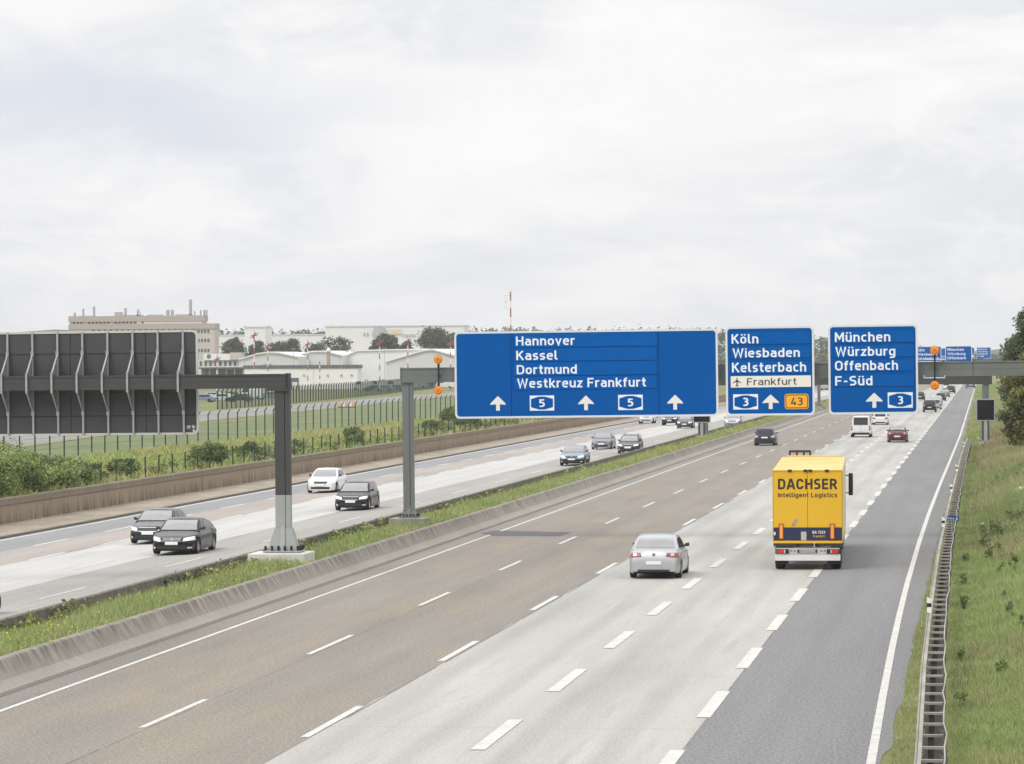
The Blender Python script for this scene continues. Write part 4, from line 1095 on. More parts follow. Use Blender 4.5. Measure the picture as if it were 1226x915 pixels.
    if near:
        for s_ in (1, -1):
            for yy in (yB + .12, yB - .95):
                h = bvh.ray_cast(Vector((s_ * W_, yy, za - .16)), Vector((-s_, 0, 0)))
                if h[0] is not None:
                    mb = MB(); mb.box(-.008, .012, -.1, .1, -.014, .014); o = mb.build('door_handle', body if kind != 'coupe' else M['chrome'], root); o.location = h[0] + Vector((s_ * .008, 0, 0))
            panel('door_seams', bvh, 's' if s_ > 0 else 't', [(yB - .006, gc + .12), (yB + .006, gc + .12), (yB + .006, za - .06), (yB - .006, za - .06)], M['under'], nu=1, nv=6, off=.006)
    root.scale = scale
    return root

def carpos(px, py, kind, left=False, ln=None):
    """where a car's nearer end meets the road, seen at photo pixel (px, py) -> the car's centre"""
    d = _F + _R * ((px - IMG_W / 2) / FPX) + _U * ((IMG_H / 2 - py) / FPX)
    z = 0.0
    for _ in range(30):
        p = CAM + d * ((z - CAM_H) / d.z); z = zleft(p.x) if left else 0.0
    K = KINDS_[kind]
    ow = (K['L'] * (1 - K['wf']) if left else K['L'] * K['wr']) + .1    # overhang of the nearer axle
    return (p.x, p.y + K['L'] / 2 - ow, z)

P_black = paint('black', (.004, .004, .005), 0, .2, .12); P_dark = paint('dark_grey', (.012, .014, .018), .15, .25, .2); P_navy = paint('dark_blue_grey', (.022, .030, .044), .3, .28, .35)
P_white = paint('white', (.66, .67, .68), 0); P_silver = paint('silver', (.43, .445, .455), .5, .36); P_blue = paint('pale_blue', (.20, .26, .33), .5, .35)
P_mid = paint('mid_grey', (.15, .155, .17), .5); P_red = paint('dark_red', (.085, .012, .016), .3); P_lgrey = paint('light_grey', (.36, .37, .38), .4)
GL = 'cars on the oncoming carriageway'; GR = 'cars driving away on the near carriageway'
# oncoming (they face the camera)
car('sedan', carpos(183, 650.5, 'sedan', True), PI, 'dark saloon with round headlights and chrome grille, beside and behind the black saloon', paint('graphite', (.022, .024, .028), .45, .24, .4), GL, grille='frame')
car('coupe', carpos(212, 663.5, 'coupe', True), PI, 'black low-roofed saloon with bright headlights and chrome grille bars, nearest oncoming car', P_black, GL, badge=True)
car('sedan', carpos(387, 590, 'sedan', True), PI, 'white saloon with dark grille in the outer oncoming lane', P_white, GL, grille='frame', headlamp='lamp_clear')
car('hatch', carpos(423, 611, 'hatch', True), PI, 'black hatchback just right of the dark gantry post, ahead of the white saloon', P_black, GL, grille='frame')
car('sedan', carpos(686, 557.5, 'sedan', True), PI, 'pale blue saloon with dark lower bumper close to the median', P_blue, GL, badge=True, lower=.50, grille='none')
car('hatch', carpos(721, 538, 'hatch', True), PI, 'grey hatchback with V-shaped nose between two other oncoming cars', P_mid, GL, grille='frame', headlamp='lamp_dark')
car('wagon', carpos(753, 542.8, 'wagon', True), PI, 'dark estate car with pale bonnet highlights at the median edge', P_dark, GL, grille='frame', rails=True)
car('suv', carpos(774, 507.3, 'suv', True), PI, 'white off-roader half hidden under the lower edge of the widest blue sign', P_white, GL, near=False)
car('suv', carpos(802, 509.5, 'suv', True), PI, 'black off-roader half hidden under the widest blue sign', P_black, GL, near=False)
car('wagon', carpos(820, 513, 'wagon', True), PI, 'blue grey estate car next to the median message sign', P_navy, GL, near=False, badge=True, grille='none')
car('wagon', carpos(877, 511, 'wagon', True), PI, 'silver car peeping out below the gap between two blue signs', P_silver, GL, near=False)
car('hatch', carpos(987, 467.5, 'hatch', True), PI, 'tiny dark oncoming car in the gap between the two square blue signs', P_dark, GL, near=False)
# driving away
car('sedan', carpos(785.5, 691.5, 'sedan'), 0, 'silver saloon on the pale concrete left of the yellow lorry', P_silver, GR, badge=True, scale=(.985, .93, 1.0))
car('hatch', carpos(916, 533.5, 'hatch'), 0, 'dark grey hatchback alone in the leftmost lane of the near carriageway', P_navy, GR, tail='lamp_pale', badge=True, scale=(1.03, 1.02, 1.04))
car('van', carpos(1031, 523.5, 'van'), 0, 'white panel van with dark rear window below the München sign', P_white, GR, near=True)
car('wagon', carpos(1054, 508.6, 'wagon'), 0, 'white estate car ahead of the white van, cut by the sign edge', P_white, GR, near=False)
car('sedan', carpos(1074.5, 529.6, 'sedan'), 0, 'dark red saloon right of the white van', P_red, GR, badge=True, scale=(1, .95, .97))
car('suv', carpos(1113, 493.6, 'suv'), 0, 'black off-roader last in the queue of cars under the near amber light', P_black, GR, near=True)
q = [('wagon', 1120, 490.2, P_lgrey, 'light grey car second from the rear of the queue, just ahead of the black off-roader'),
     ('sedan', 1121.5, 485.0, P_silver, 'silver car in the middle of the queue of cars'),
     ('hatch', 1126.5, 480.4, P_dark, 'dark car in the queue ahead of the silver car'),
     ('sedan', 1131.5, 475.6, P_mid, 'grey car near the front of the queue of cars'),
     ('suv', 1138.5, 471.6, P_black, 'dark tall car at the front of the queue, right of the others'),
     ('van', 1133.0, 467.6, P_white, 'white van at the far front of the queue of cars')]
for kd, x, y, pm_, lab in q: car(kd, carpos(x, y, kd), 0, lab, pm_, GR, near=False)
car('wagon', carpos(1101.5, 479.5, 'wagon'), 0, 'dark car at the right edge of the München sign', P_dark, GR, near=False)
car('suv', carpos(1162, 465.0, 'suv'), 0, 'lone dark vehicle far up the right grey lane under the second gantry', P_mid, GR, near=False, scale=(1.25, 1.2, 1.2))
# ================================================================== lorry
M['lorry_yellow'] = mat('lorry_yellow', (.70, .405, .008), .5, var=.22, vscale=1.2, stretch=(1, 1, .4), dark=(.58, .36, .03))
M['lorry_blue'] = mat('lorry_blue', (.012, .020, .065), .45, var=.2, vscale=2)
M['lorry_letter'] = mat('lorry_letter', (.022, .016, .010), .5)
TX, TY = -6.27, 126.6
tr = empty('lorry', (TX, TY, 0), math.radians(1.75), 'yellow articulated lorry with dark lettering on its rear doors, straddling the grey lane edge', 'lorry')
HW = 1.25; ZB, ZT = 1.0, 3.56; TL = 13.4
mb = MB(); mb.hexa([(-HW, .02, ZB), (HW, .02, ZB), (HW, TL, ZB), (-HW, TL, ZB)], [(-HW, .02, ZT), (HW, .02, ZT), (HW, TL, ZT + .10), (-HW, TL, ZT + .10)])
box = mb.build('trailer_body', mat('trailer_side', (.66, .60, .44), .5, var=.15, vscale=1), tr)
mb = MB(); mb.hexa([(-HW + .01, .03, ZT + .003), (HW - .01, .03, ZT + .003), (HW - .01, TL, ZT + .104), (-HW + .01, TL, ZT + .104)], [(-HW + .01, .03, ZT + .012), (HW - .01, .03, ZT + .012), (HW - .01, TL, ZT + .112), (-HW + .01, TL, ZT + .112)])
mb.build('roof', mat('trailer_roof', (.70, .52, .17), .55, var=.3, vscale=.7), box)
for a_, b_ in ((-HW + .03, -.006), (.006, HW - .03)):
    mb = MB(); mb.box(a_, b_, -.03, .018, 1.52, ZT - .05); mb.build('rear_door', M['lorry_yellow'], tr, bevel=.006)
mb = MB(); mb.box(-.005, .005, -.02, .017, 1.5, ZT - .06); mb.build('door_gap', M['lorry_letter'], tr)
mb = MB(); mb.box(-HW, HW, -.04, .017, ZT - .045, ZT + .01); mb.box(-HW, -HW + .028, -.035, .017, ZB, ZT - .046); mb.box(HW - .028, HW, -.035, .017, ZB, ZT - .046)
fr = mb.build('door_frame', mat('door_frame_yellow', (.55, .33, .02), .5), tr)
for x in (-.70, -.14, .03, .62):
    mb = MB(); mb.box(x, x + .14, -.075, -.041, ZT - .05, ZT + .035); mb.build('hinge', M['black'], fr)
mb = MB(); mb.box(-HW + .03, HW - .03, -.034, .017, 1.05, 1.515); bp = mb.build('lower_band', M['lorry_blue'], tr)
mb = MB(); mb.box(-HW + .03, HW - .03, -.06, .017, .955, 1.045); mb.build('sill', M['lorry_yellow'], tr)
for x in (-.945, .875):
    mb = MB(); mb.box(x - .085, x + .085, -.075, -.036, 1.10, 1.66); o = mb.build('buffer', mat('buffer_red', (.30, .035, .01), .5), tr)
    mb = MB(); mb.box(x - .052, x + .052, -.085, -.0755, 1.13, 1.63); mb.build('reflector', mat('buffer_orange', (.80, .33, .05), .4), o)
mb = MB(); mb.box(-.24, -.05, -.05, -.035, 1.06, 1.37); mb.build('info_plate', mat('plate_grey', (.42, .43, .40), .5), bp)
mb = MB(); mb.box(-HW + .04, -HW + .10, -.045, -.035, 1.25, 1.36); mb.build('side_marker', M['sign_cream'], bp)
mb = MB(); mb.prism([(-.60, 1.57), (-.44, 1.57), (-.33, 1.80), (-.37, 1.86), (-.47, 1.80)], -.036, -.031); mb.build('worn_sticker', mat('worn_sticker', (.42, .36, .22), .6, var=.6, vscale=12), tr)
def ttext(t, x0, x1, z0, z1, m, bold, y=-.036, parent=None): lettering(t, x0, x1, z0, z1 - z0, m, parent or tr, y, bold=bold)
ttext('DACHSER', -1.055, 1.05, 2.885, 3.265, M['lorry_letter'], .028)
ttext('Intelligent Logistics', -1.06, 1.055, 2.60, 2.765, M['lorry_letter'], .016)
ttext('BA 7223', .17, .62, 1.30, 1.40, M['sign_cream'], .02, -.0405, bp); ttext('Frankfurt', .19, .60, 1.17, 1.25, M['sign_yellow'], .0, -.0405, bp)
# chassis
mb = MB(); mb.box(-.42, -.28, -.0, TL - .2, .78, ZB - .01); mb.box(.28, .42, -.0, TL - .2, .78, ZB - .01); mb.box(-HW + .02, HW - .02, .0, .14, .84, .95)
for y in (.6, 1.8, 3.1, 4.4): mb.box(-1.1, 1.1, y, y + .1, .84, ZB - .01)
mb.build('chassis', M['steel_charcoal'], tr)
mb = MB(); mb.box(-1.17, 1.16, -.04, .04, .33, .56); mb.build('underrun_bar', mat('bar_white', (.70, .70, .69), .5, var=.25, vscale=2), tr, bevel=.01)
mb = MB(); mb.box(-1.14, 1.13, -.05, .03, .565, .79); lp = mb.build('light_panel', mat('panel_grey', (.48, .47, .44), .5, var=.3, vscale=3), tr)
for s_ in (-1, 1):
    xo = s_ * .90
    mb = MB(); mb.box(xo - .225, xo + .225, -.075, -.051, .585, .745); o = mb.build('tail_light', M['black'], tr)
    xr_ = xo + s_ * .06
    mb = MB(); mb.box(xr_ - .12, xr_ + .12, -.09, -.076, .60, .73); mb.build('red_lens', mat('lens_red', (.50, .02, .015), .25, coat=.6), o)
    xw = xo - s_ * .0 + s_ * .165
    mb = MB(); mb.box(xw - .035 - s_ * .22, xw + .035 - s_ * .22, -.089, -.076, .605, .725); mb.build('white_lens', M['lamp_clear'], o)
mb = MB(); mb.box(-.28, .24, -.065, -.051, .60, .73); np_ = mb.build('number_plate', mat('lorry_plate', (.30, .30, .29), .5), tr)
mb = MB(); mb.box(-.37, -.31, -.075, -.051, .61, .73); mb.box(.27, .33, -.075, -.051, .61, .73); mb.build('plate_lamps', M['black'], np_)
mb = MB()
for x in (-.62, -.5, .45, .57): mb.box(x, x + .06, -.055, -.051, .66, .70)
mb.build('panel_marks', M['steel_charcoal'], lp)
mb = MB(); mb.tube((.22, -.06, .80), (.25, -.06, .99), .012, n=6); mb.build('strap', M['sign_cream'], tr)
for s_ in (-1, 1):
    mb = MB(); mb.box(s_ * .93 - .24, s_ * .93 + .24, .05, .08, .22, .62); mb.build('mud_flap', M['rubber'], tr)
for y in (2.1, 3.4, 4.7):
    for s_ in (-1, 1):
        wobj = link_mesh('wheel', TYRE, tr); wobj.location = (s_ * 1.0, y - 1.35, .50); wobj.scale = (.52, .50, .50)
        if s_ < 0: wobj.rotation_euler = (0, 0, PI)
        link_mesh('rim', RIM, wobj); link_mesh('brake_disc', DISC, wobj)
mb = MB(); mb.box(HW - .05, HW - .01, 5.2, 9.8, .45, .95); mb.box(-HW + .01, -HW + .05, 5.2, 9.8, .45, .95); mb.build('side_guard', M['steel'], tr)
mb = MB(); mb.box(HW - .028, HW + .012, .03, .4, .97, ZT - .1); mb.build('corner_post', mat('corner_post', (.55, .52, .44), .5), box)
# tractor unit
ca = TL + .75
mb = MB()
mb.hexa([(-1.22, ca, .55), (1.22, ca, .55), (1.22, ca + 2.25, .45), (-1.22, ca + 2.25, .45)], [(-1.22, ca, 2.95), (1.22, ca, 2.95), (1.18, ca + 1.95, 2.9), (-1.18, ca + 1.95, 2.9)])
cabo = mb.build('cab', mat('cab_yellow', (.72, .43, .03), .4, coat=.5), tr, bevel=.06)
mb = MB(); mb.hexa([(-1.15, ca + .1, 2.96), (1.15, ca + .1, 2.96), (1.1, ca + 1.9, 2.93), (-1.1, ca + 1.9, 2.93)], [(-1.1, ca + .1, 3.72), (1.1, ca + .1, 3.72), (1.0, ca + 1.3, 3.30), (-1.0, ca + 1.3, 3.30)])
mb.build('wind_deflector', mat('deflector_yellow', (.70, .48, .12), .4, coat=.5), cabo, bevel=.04)
mb = MB()      # beacon bar and air horns over the cab roof
mb.tube((-1.0, ca + .55, 3.86), (-.15, ca + .55, 3.86), .05, n=8)
for x in (-.98, -.7, -.42, -.17): mb.tube((x, ca + .55, 3.66), (x, ca + .55, 3.87), .04, n=6)
mb.build('roof_bar', mat('roof_bar_brown', (.035, .018, .015), .5), cabo)
mb = MB(); mb.quad((-1.05, ca + 2.16, 1.65), (1.05, ca + 2.16, 1.65), (1.02, ca + 2.035, 2.6), (-1.02, ca + 2.035, 2.6)); mb.build('windscreen', M['glass'], cabo, recalc=False)
mb = MB(); mb.box(1.222, 1.232, ca + 1.0, ca + 1.8, 1.7, 2.5); mb.box(-1.232, -1.222, ca + 1.0, ca + 1.8, 1.7, 2.5); mb.build('side_window', M['glass_side'], cabo)
for s_ in (-1, 1):
    mb = MB(); mb.box(s_ * 1.43 - .09, s_ * 1.43 + .09, ca + 1.75, ca + 1.9, 2.05, 2.95); o = mb.build('wing_mirror', M['black'], tr, bevel=.04)
    mb = MB(); mb.bar((s_ * 1.2, ca + 1.85, 2.85), (s_ * 1.45, ca + 1.85, 2.85), .04, .04); mb.bar((s_ * 1.2, ca + 1.85, 2.15), (s_ * 1.45, ca + 1.85, 2.15), .04, .04); mb.build('mirror_arm', M['black'], o)
for y in (ca - .15, ca + 1.55):
    for s_ in (-1, 1):
        wobj = link_mesh('wheel', TYRE, tr); wobj.location = (s_ * 1.0, y, .50); wobj.scale = (.52, .50, .50)
        if s_ < 0: wobj.rotation_euler = (0, 0, PI)
        link_mesh('rim', RIM, wobj)

# ================================================================== motorcycle entering the far-left edge (only its rear wheel is in frame)
d = _F + _R * ((-4.5 - IMG_W / 2) / FPX) + _U * ((IMG_H / 2 - 734) / FPX)
z = 0
for _ in range(20):
    p = CAM + d * ((z - CAM_H) / d.z); z = zleft(p.x)
mc = empty('motorcycle', (p.x, p.y, z), PI, 'dark motorcycle wheel cut by the left picture edge in the inner oncoming lane', 'motorcycle')
for y, nm in ((0, 'rear_wheel'), (1.42, 'front_wheel')):
    mb = MB(); lathe_x(mb, [(-.05, .24), (-.075, .28), (-.05, .315), (0, .325), (.05, .315), (.075, .28), (.05, .24), (-.05, .24)], 32)
    o = mb.build('wheel', M['rubber'], mc, smooth=40); o.location = (0, y, .325)
    mb = MB(); lathe_x(mb, [(-.04, .245), (.04, .245), (.04, .225), (-.04, .225), (-.04, .245)], 32)
    for k in range(6): mb.tube((0, 0, 0), (0, .23 * math.cos(k * PI / 3), .23 * math.sin(k * PI / 3)), .014, n=6)
    mb.tube((-.08, 0, 0), (.08, 0, 0), .04, n=10); mb.build('rim', M['steel_charcoal'], o)
mb = MB(); mb.bar((.1, 0, .325), (.1, .55, .42), .04, .06); mb.bar((-.1, 0, .325), (-.1, .55, .42), .04, .06); mb.build('swing_arm', M['steel_charcoal'], mc)
mb = MB(); mb.tube((.09, 1.42, .325), (.07, 1.12, .98), .03, n=8); mb.tube((-.09, 1.42, .325), (-.07, 1.12, .98), .03, n=8); mb.tube((-.36, 1.02, 1.05), (.36, 1.02, 1.05), .018, n=8); mb.build('fork', M['steel'], mc)
mb = MB(); mb.hexa([(-.16, .5, .32), (.16, .5, .32), (.16, 1.0, .35), (-.16, 1.0, .35)], [(-.14, .48, .68), (.14, .48, .68), (.12, 1.02, .72), (-.12, 1.02, .72)]); mb.build('engine', M['steel_charcoal'], mc, bevel=.03)
mb = MB(); mb.hexa([(-.15, .62, .70), (.15, .62, .70), (.13, 1.1, .74), (-.13, 1.1, .74)], [(-.12, .62, .90), (.12, .62, .90), (.10, 1.08, .96), (-.10, 1.08, .96)]); mb.build('tank', P_black, mc, bevel=.05)
mb = MB(); mb.hexa([(-.13, .02, .74), (.13, .02, .74), (.14, .62, .70), (-.14, .62, .70)], [(-.10, .0, .82), (.10, .0, .82), (.12, .62, .80), (-.12, .62, .80)]); mb.build('seat', M['black'], mc, bevel=.03)
mb = MB(); mb.tube((0, 1.24, .88), (0, 1.30, .88), .10, .11, 14); mb.build('headlight', M['lamp_clear'], mc)
# ================================================================== airfield edge: fences, strip, buildings
M['fence_green'] = mat('fence_green', (.018, .040, .022), .6)
def post_fence(name, line, spacing, h, r, label, z0=None, tip=True, wires=3, mesh=0.0, mx=100):
    """posts (each a part) and wires (one part) along a polyline of (X, Y)"""
    ox, oy = line[0]
    t = empty(name, (ox, oy, 0), 0, label, 'fence')
    pts = []
    acc = 0.0
    for (xa, ya), (xb, yb) in zip(line, line[1:]):
        L_ = math.hypot(xb - xa, yb - ya); s = acc
        while s < L_:
            f = s / L_; pts.append((xa + (xb - xa) * f, ya + (yb - ya) * f)); s += spacing
        acc = s - L_
    mb = MB(); mb.tube((0, 0, -.1), (0, 0, h), r, n=6)
    if tip: mb.tube((0, 0, h), (.22, -.05, h + .28), r, r * .8, n=6)
    pme = None; extra = MB()
    for i, (x, y) in enumerate(pts):
        z = ground_z(x) if z0 is None else z0
        if i < mx:
            if pme is None: o = mb.build('post', M['fence_green'], t); pme = o.data
            else: o = link_mesh('post', pme, t)
            o.location = (x - ox, y - oy, z)
        else: extra.tube((x - ox, y - oy, z), (x - ox, y - oy, z + h), r, n=4, caps=False)
    if extra.f: tag(extra.build('far_posts', M['fence_green'], t), kind='stuff')
    if wires:
        wb = MB()
        for a, b in zip(pts, pts[1:]):
            for k in range(wires):
                zz = (ground_z(a[0]) if z0 is None else z0) + h * (k + 1) / wires - .05
                wb.tube((a[0] - ox, a[1] - oy, zz), (b[0] - ox, b[1] - oy, zz), .008, n=3, caps=False)
        wb.build('wires', M['fence_green'], t)
    if mesh:
        m = bpy.data.materials.get('chain_link')
        if m is None:
            m = mat('chain_link', (.02, .05, .028), .7)
            nt_ = m.node_tree; b_ = nt_.nodes['Principled BSDF']; b_.inputs['Alpha'].default_value = mesh
        wb = MB()
        for a, b in zip(pts, pts[1:]):
            za = (ground_z(a[0]) if z0 is None else z0)
            wb.quad((a[0] - ox, a[1] - oy, za), (b[0] - ox, b[1] - oy, za), (b[0] - ox, b[1] - oy, za + h), (a[0] - ox, a[1] - oy, za + h))
        wb.build('mesh_panel', m, t, recalc=False)
    return t
post_fence('post_fence', [(-49.3, 194), (-49.4, 250), (-49.6, 520)], 3.55, 1.32, .05, 'low row of dark fence posts standing just behind the brown retaining wall', tip=False, wires=2)
post_fence('perimeter_fence', [(-66.5, 215), (-65.8, 330), (-65.4, 620)], 3.9, 2.40, .062, 'tall dark green perimeter fence with bent post tips, in front of the grass field', wires=3)
post_fence('perimeter_fence', [(-111.5, 508), (-112, 530), (-120, 670), (-141, 930)], 3.6, 2.7, .12, 'dark green mesh fence beyond the pale airfield strip, before the white buildings', wires=0, mesh=.36)

sx = [(-66, -96, 150), (-72, -99, 215), (-80.3, -101.5, 283), (-92.5, -106.0, 412), (-101.3, -111.5, 611), (-112, -119, 900), (-116, -122, 1200)]
mb = MB()
for (a, b, y), (a2, b2, y2) in zip(sx, sx[1:]): mb.quad((b, y, ground_z(b) + .03), (a, y, ground_z(a) + .03), (a2, y2, ground_z(a2) + .03), (b2, y2, ground_z(b2) + .03))
tag(mb.build('airfield_path', road_mat('pale_airfield_concrete', (.235, .235, .225), track=0, blotch=.15, grain=.1), recalc=False), kind='structure')
mb = MB()
for (a, b, y), (a2, b2, y2) in zip(sx, sx[1:]): mb.quad((a + .1, y, ground_z(a) + .04), (a + 1.6, y, ground_z(a) + .04), (a2 + 1.6, y2, ground_z(a2) + .04), (a2 + .1, y2, ground_z(a2) + .04))
tag(mb.build('path_edge', mat('dry_grass_edge', (.27, .26, .16), .95, var=.6, vscale=.4), recalc=False), kind='structure')
# mown field between the fences
mb = MB()
for y0_, y1_ in ((150, 300), (300, 500), (500, 900)):
    xs0 = float(np.interp(y0_, [s[2] for s in sx], [s[0] for s in sx])) + 1.7; xs1 = float(np.interp(y1_, [s[2] for s in sx], [s[0] for s in sx])) + 1.7
    mb.quad((xs0, y0_, ground_z(xs0) + .02), (-64.5, y0_, ground_z(-64.5) + .02), (-64.5, y1_, ground_z(-64.5) + .02), (xs1, y1_, ground_z(xs1) + .02))
tag(mb.build('mown_field', leaf_mat('mown_field', (.105, .14, .055), (.165, .185, .085), .12, .9, 0), recalc=False), kind='structure')

def pz(y, Y, x=400): return at(x, y, Y).z
def pxx(x, Y): return at(x, 430, Y).x
def block(name, x0, x1, y0, y1, z0, z1, m, parent=None, bevel=0):
    mb = MB(); mb.box(x0, x1, y0, y1, z0, z1); return mb.build(name, m, parent, bevel=bevel)
B = {}
B['tan'] = mat('tan_cladding', (.52, .465, .42), .8, var=.15, vscale=.1)
B['tan_dark'] = mat('brown_fascia', (.40, .35, .315), .8)
B['white'] = mat('white_cladding', (.74, .74, .735), .7, var=.10, vscale=.05, dark=(.6, .6, .6))
B['roofwhite'] = mat('pale_roofing', (.72, .72, .71), .6, var=.12, vscale=.05, dark=(.58, .58, .57))
B['pale'] = mat('pale_grey_cladding', (.60, .61, .61), .7, var=.15, vscale=.08)
B['window'] = mat('far_window', (.10, .11, .12), .2)
B['dark'] = mat('dark_fascia', (.10, .10, .11), .6)
B['grey'] = mat('plant_grey', (.36, .36, .37), .6)
B['red'] = mat('signal_red', (.36, .12, .10), .6)

# --- office block with roof antennas
Y = 1100
of = empty('office_building', (pxx(170, Y), Y, 0), 0, 'tan office block with roof antennas behind the dark sign back', 'office building')
ox = of.location.x
X0, X1, XU0, XU1 = pxx(83, Y) - ox, pxx(257.5, Y) - ox, pxx(83, Y) - ox, pxx(243.5, Y) - ox
zm, zu = pz(388.2, Y, 170), pz(378.6, Y, 170)
wl_ = block('wall', X0, X1, 0, 6, 0, zm, B['tan'], of)
block('cornice', X0 - .2, X1 + .2, -.25, 6.2, zm - 1.6, zm + .1, B['tan_dark'], wl_)
block('upper_storey', XU0, XU1, .6, 5.5, zm + .05, zu, B['tan'], of)
block('upper_fascia', XU0 - .3, XU1 + .3, .2, 5.7, zu - 1.7, zu + .1, B['tan_dark'], of)
wmb = MB(); wmb.box(-.36, .36, -.05, .05, -.55, .55); wme = None
def win(x, y, z, parent):
    global wme
    if wme is None: o = wmb.build('window', B['window'], parent); wme = o.data
    else: o = link_mesh('window', wme, parent)
    o.location = (x, y, z)
for i in range(26):
    if i % 7 in (3,): continue
    if i > 18: continue
    win(XU0 + 1.4 + i * 1.25, .58, zm + .75, of)
for r_, y_ in enumerate((396.6, 407.6, 419.6)):
    z = pz(y_, Y, 250)
    for k in range(5): win(X1 - 1.6 - k * 1.06 - .5, -.03, z, of)
    block('window_band', X1 - 7.2, X1 - 1.2, -.02, .02, z - .75, z + .75, mat('band_pale', (.55, .53, .50), .7), of)
for k in range(18): win(X0 + 8 + k * 1.9, -.03, pz(396.6, Y, 170), of)
block('pale_panels', XU0 + 22, XU1 - .5, .54, .59, zm + .15, zm + 1.15, B['white'], of)
def roof_item(px0, px1, py0, py1, nm, m, yy=2):
    a, b = pxx(px0, Y) - ox, pxx(px1, Y) - ox
    block(nm, a, b, yy, yy + 1.5, zu - .3 if py1 > 376 else pz(py1, Y, 170), pz(py0, Y, 170), m, of)
for a in ((93, 111, 377.6, 379, 'roof_rail', B['grey']), (135.5, 144, 373.4, 379, 'plant_unit', B['grey']), (146, 169, 377.0, 379, 'roof_rail', B['grey']), (162, 166, 373, 379, 'plant_unit', B['pale']), (175, 193, 376.8, 379, 'plant_unit', B['grey']),
          (197.5, 200.2, 371.2, 379, 'flue', B['grey']), (203, 205.6, 371.2, 379, 'flue', B['grey']), (209, 228, 376.6, 379, 'plant_unit', B['grey']), (86.5, 88, 373.8, 379, 'antenna', B['grey']),
          (97.0, 98.0, 369, 379, 'antenna', B['grey']), (109.8, 111.2, 366.5, 379, 'antenna', B['grey']), (147.2, 149, 368.5, 379, 'antenna', B['grey']), (163, 164, 370, 379, 'antenna', B['grey']),
          (225, 227.4, 359, 379, 'antenna_mast', B['grey']), (231, 231.6, 373, 379, 'antenna', B['grey']), (238, 238.7, 372, 379, 'antenna', B['grey']), (242.2, 243, 371.5, 379, 'antenna', B['grey']), (244.8, 245.8, 371.6, 379, 'antenna', B['grey'])): roof_item(*a)
# --- annex in front of it
Y = 1040
an = empty('annex_building', (pxx(265, Y), Y, 0), 0, 'low white and tan annex with a round dark emblem, right of the office block', 'building'); ox = an.location.x
block('wall', pxx(225, Y) - ox, pxx(291, Y) - ox, .5, 8, 0, pz(431, Y, 265), B['pale'], an)
block('white_fascia', pxx(244, Y) - ox, pxx(277, Y) - ox, -.4, 6, pz(431.3, Y, 265), pz(423.6, Y, 265), B['white'], an)
block('tan_block', pxx(276, Y) - ox, pxx(290, Y) - ox, -.8, 4, pz(430.8, Y, 265) , pz(422.3, Y, 265), B['tan'], an)
mb = MB(); c_ = at(250.4, 426.8, Y); mb.tube((c_.x - ox, -.55, c_.z), (c_.x - ox, -.41, c_.z), .62, n=18); o = mb.build('emblem', B['dark'], an)
mb = MB(); mb.tube((c_.x - ox + .25, -.60, c_.z - .1), (c_.x - ox + .25, -.551, c_.z - .1), .30, n=12); mb.build('emblem_red', B['red'], o)
for k in range(9): win(pxx(240, Y) - ox + 1.5 * k, .46, pz(434.6, Y, 265), an); 
for k in range(9): win(pxx(240, Y) - ox + 1.5 * k, .46, pz(438.6, Y, 265), an)
# --- flat canopy by the car park
Y = 900
cn = empty('parking_canopy', (pxx(262, Y), Y, 0), 0, 'long flat dark canopy on thin posts just above the left gantry beam', 'canopy'); ox = cn.location.x
block('roof', pxx(236, Y) - ox, pxx(293, Y) - ox, 0, 5, pz(440.6, Y, 265), pz(438.6, Y, 265), B['pale'], cn)
block('fascia', pxx(236, Y) - ox, pxx(293, Y) - ox, -.1, -.02, pz(441.6, Y, 265), pz(439.8, Y, 265), B['dark'], cn)
for k in range(6): block('post', pxx(240 + k * 10, Y) - ox, pxx(240 + k * 10, Y) - ox + .18, .4, .6, 0, pz(440.7, Y, 265), B['grey'], cn)
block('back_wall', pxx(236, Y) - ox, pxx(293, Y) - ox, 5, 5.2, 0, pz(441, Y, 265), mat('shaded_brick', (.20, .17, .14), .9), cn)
# --- low white building with dark roof edge
Y = 870
lw = empty('low_building', (pxx(360, Y), Y, 0), 0, 'low white flat-roofed building with dark roof edge behind the fences', 'building'); ox = lw.location.x
x0, x1 = pxx(292, Y) - ox, pxx(428, Y) - ox
block('wall', x0, x1, 0, 6, -.3, pz(440.5, Y, 360), B['white'], lw)
block('roof_edge', x0 - .2, x1 + .2, -.2, 6.2, pz(441.2, Y, 360), pz(437.2, Y, 360), B['dark'], lw)
mb = MB()
for k in range(34): mb.box(x0 + k * .83, x0 + k * .83 + .05, -.24, -.2, pz(441, Y, 360), pz(437.4, Y, 360))
mb.build('roof_edge_seams', B['grey'], lw)
block('door', pxx(348.5, Y) - ox, pxx(357.5, Y) - ox, -.15, -.02, -.2, pz(452.5, Y, 360), B['dark'], lw)
block('door_panel', pxx(350, Y) - ox, pxx(356, Y) - ox, -.2, -.155, .5, pz(457.5, Y, 360), B['pale'], lw)
for px_ in (364, 392.5, 408.5, 421):
    x = pxx(px_, Y) - ox; block('wall_lamp', x - .22, x + .22, -.25, -.02, pz(450.6, Y, 360), pz(448.4, Y, 360), B['grey'], lw)
block('drainpipe', pxx(375, Y) - ox, pxx(375.5, Y) - ox, -.1, -.02, 0, pz(441.2, Y, 360), B['pale'], lw)
block('vent', pxx(312, Y) - ox, pxx(322, Y) - ox, 3, 4.5, pz(437.5, Y, 360), pz(435.4, Y, 360), B['grey'], lw)
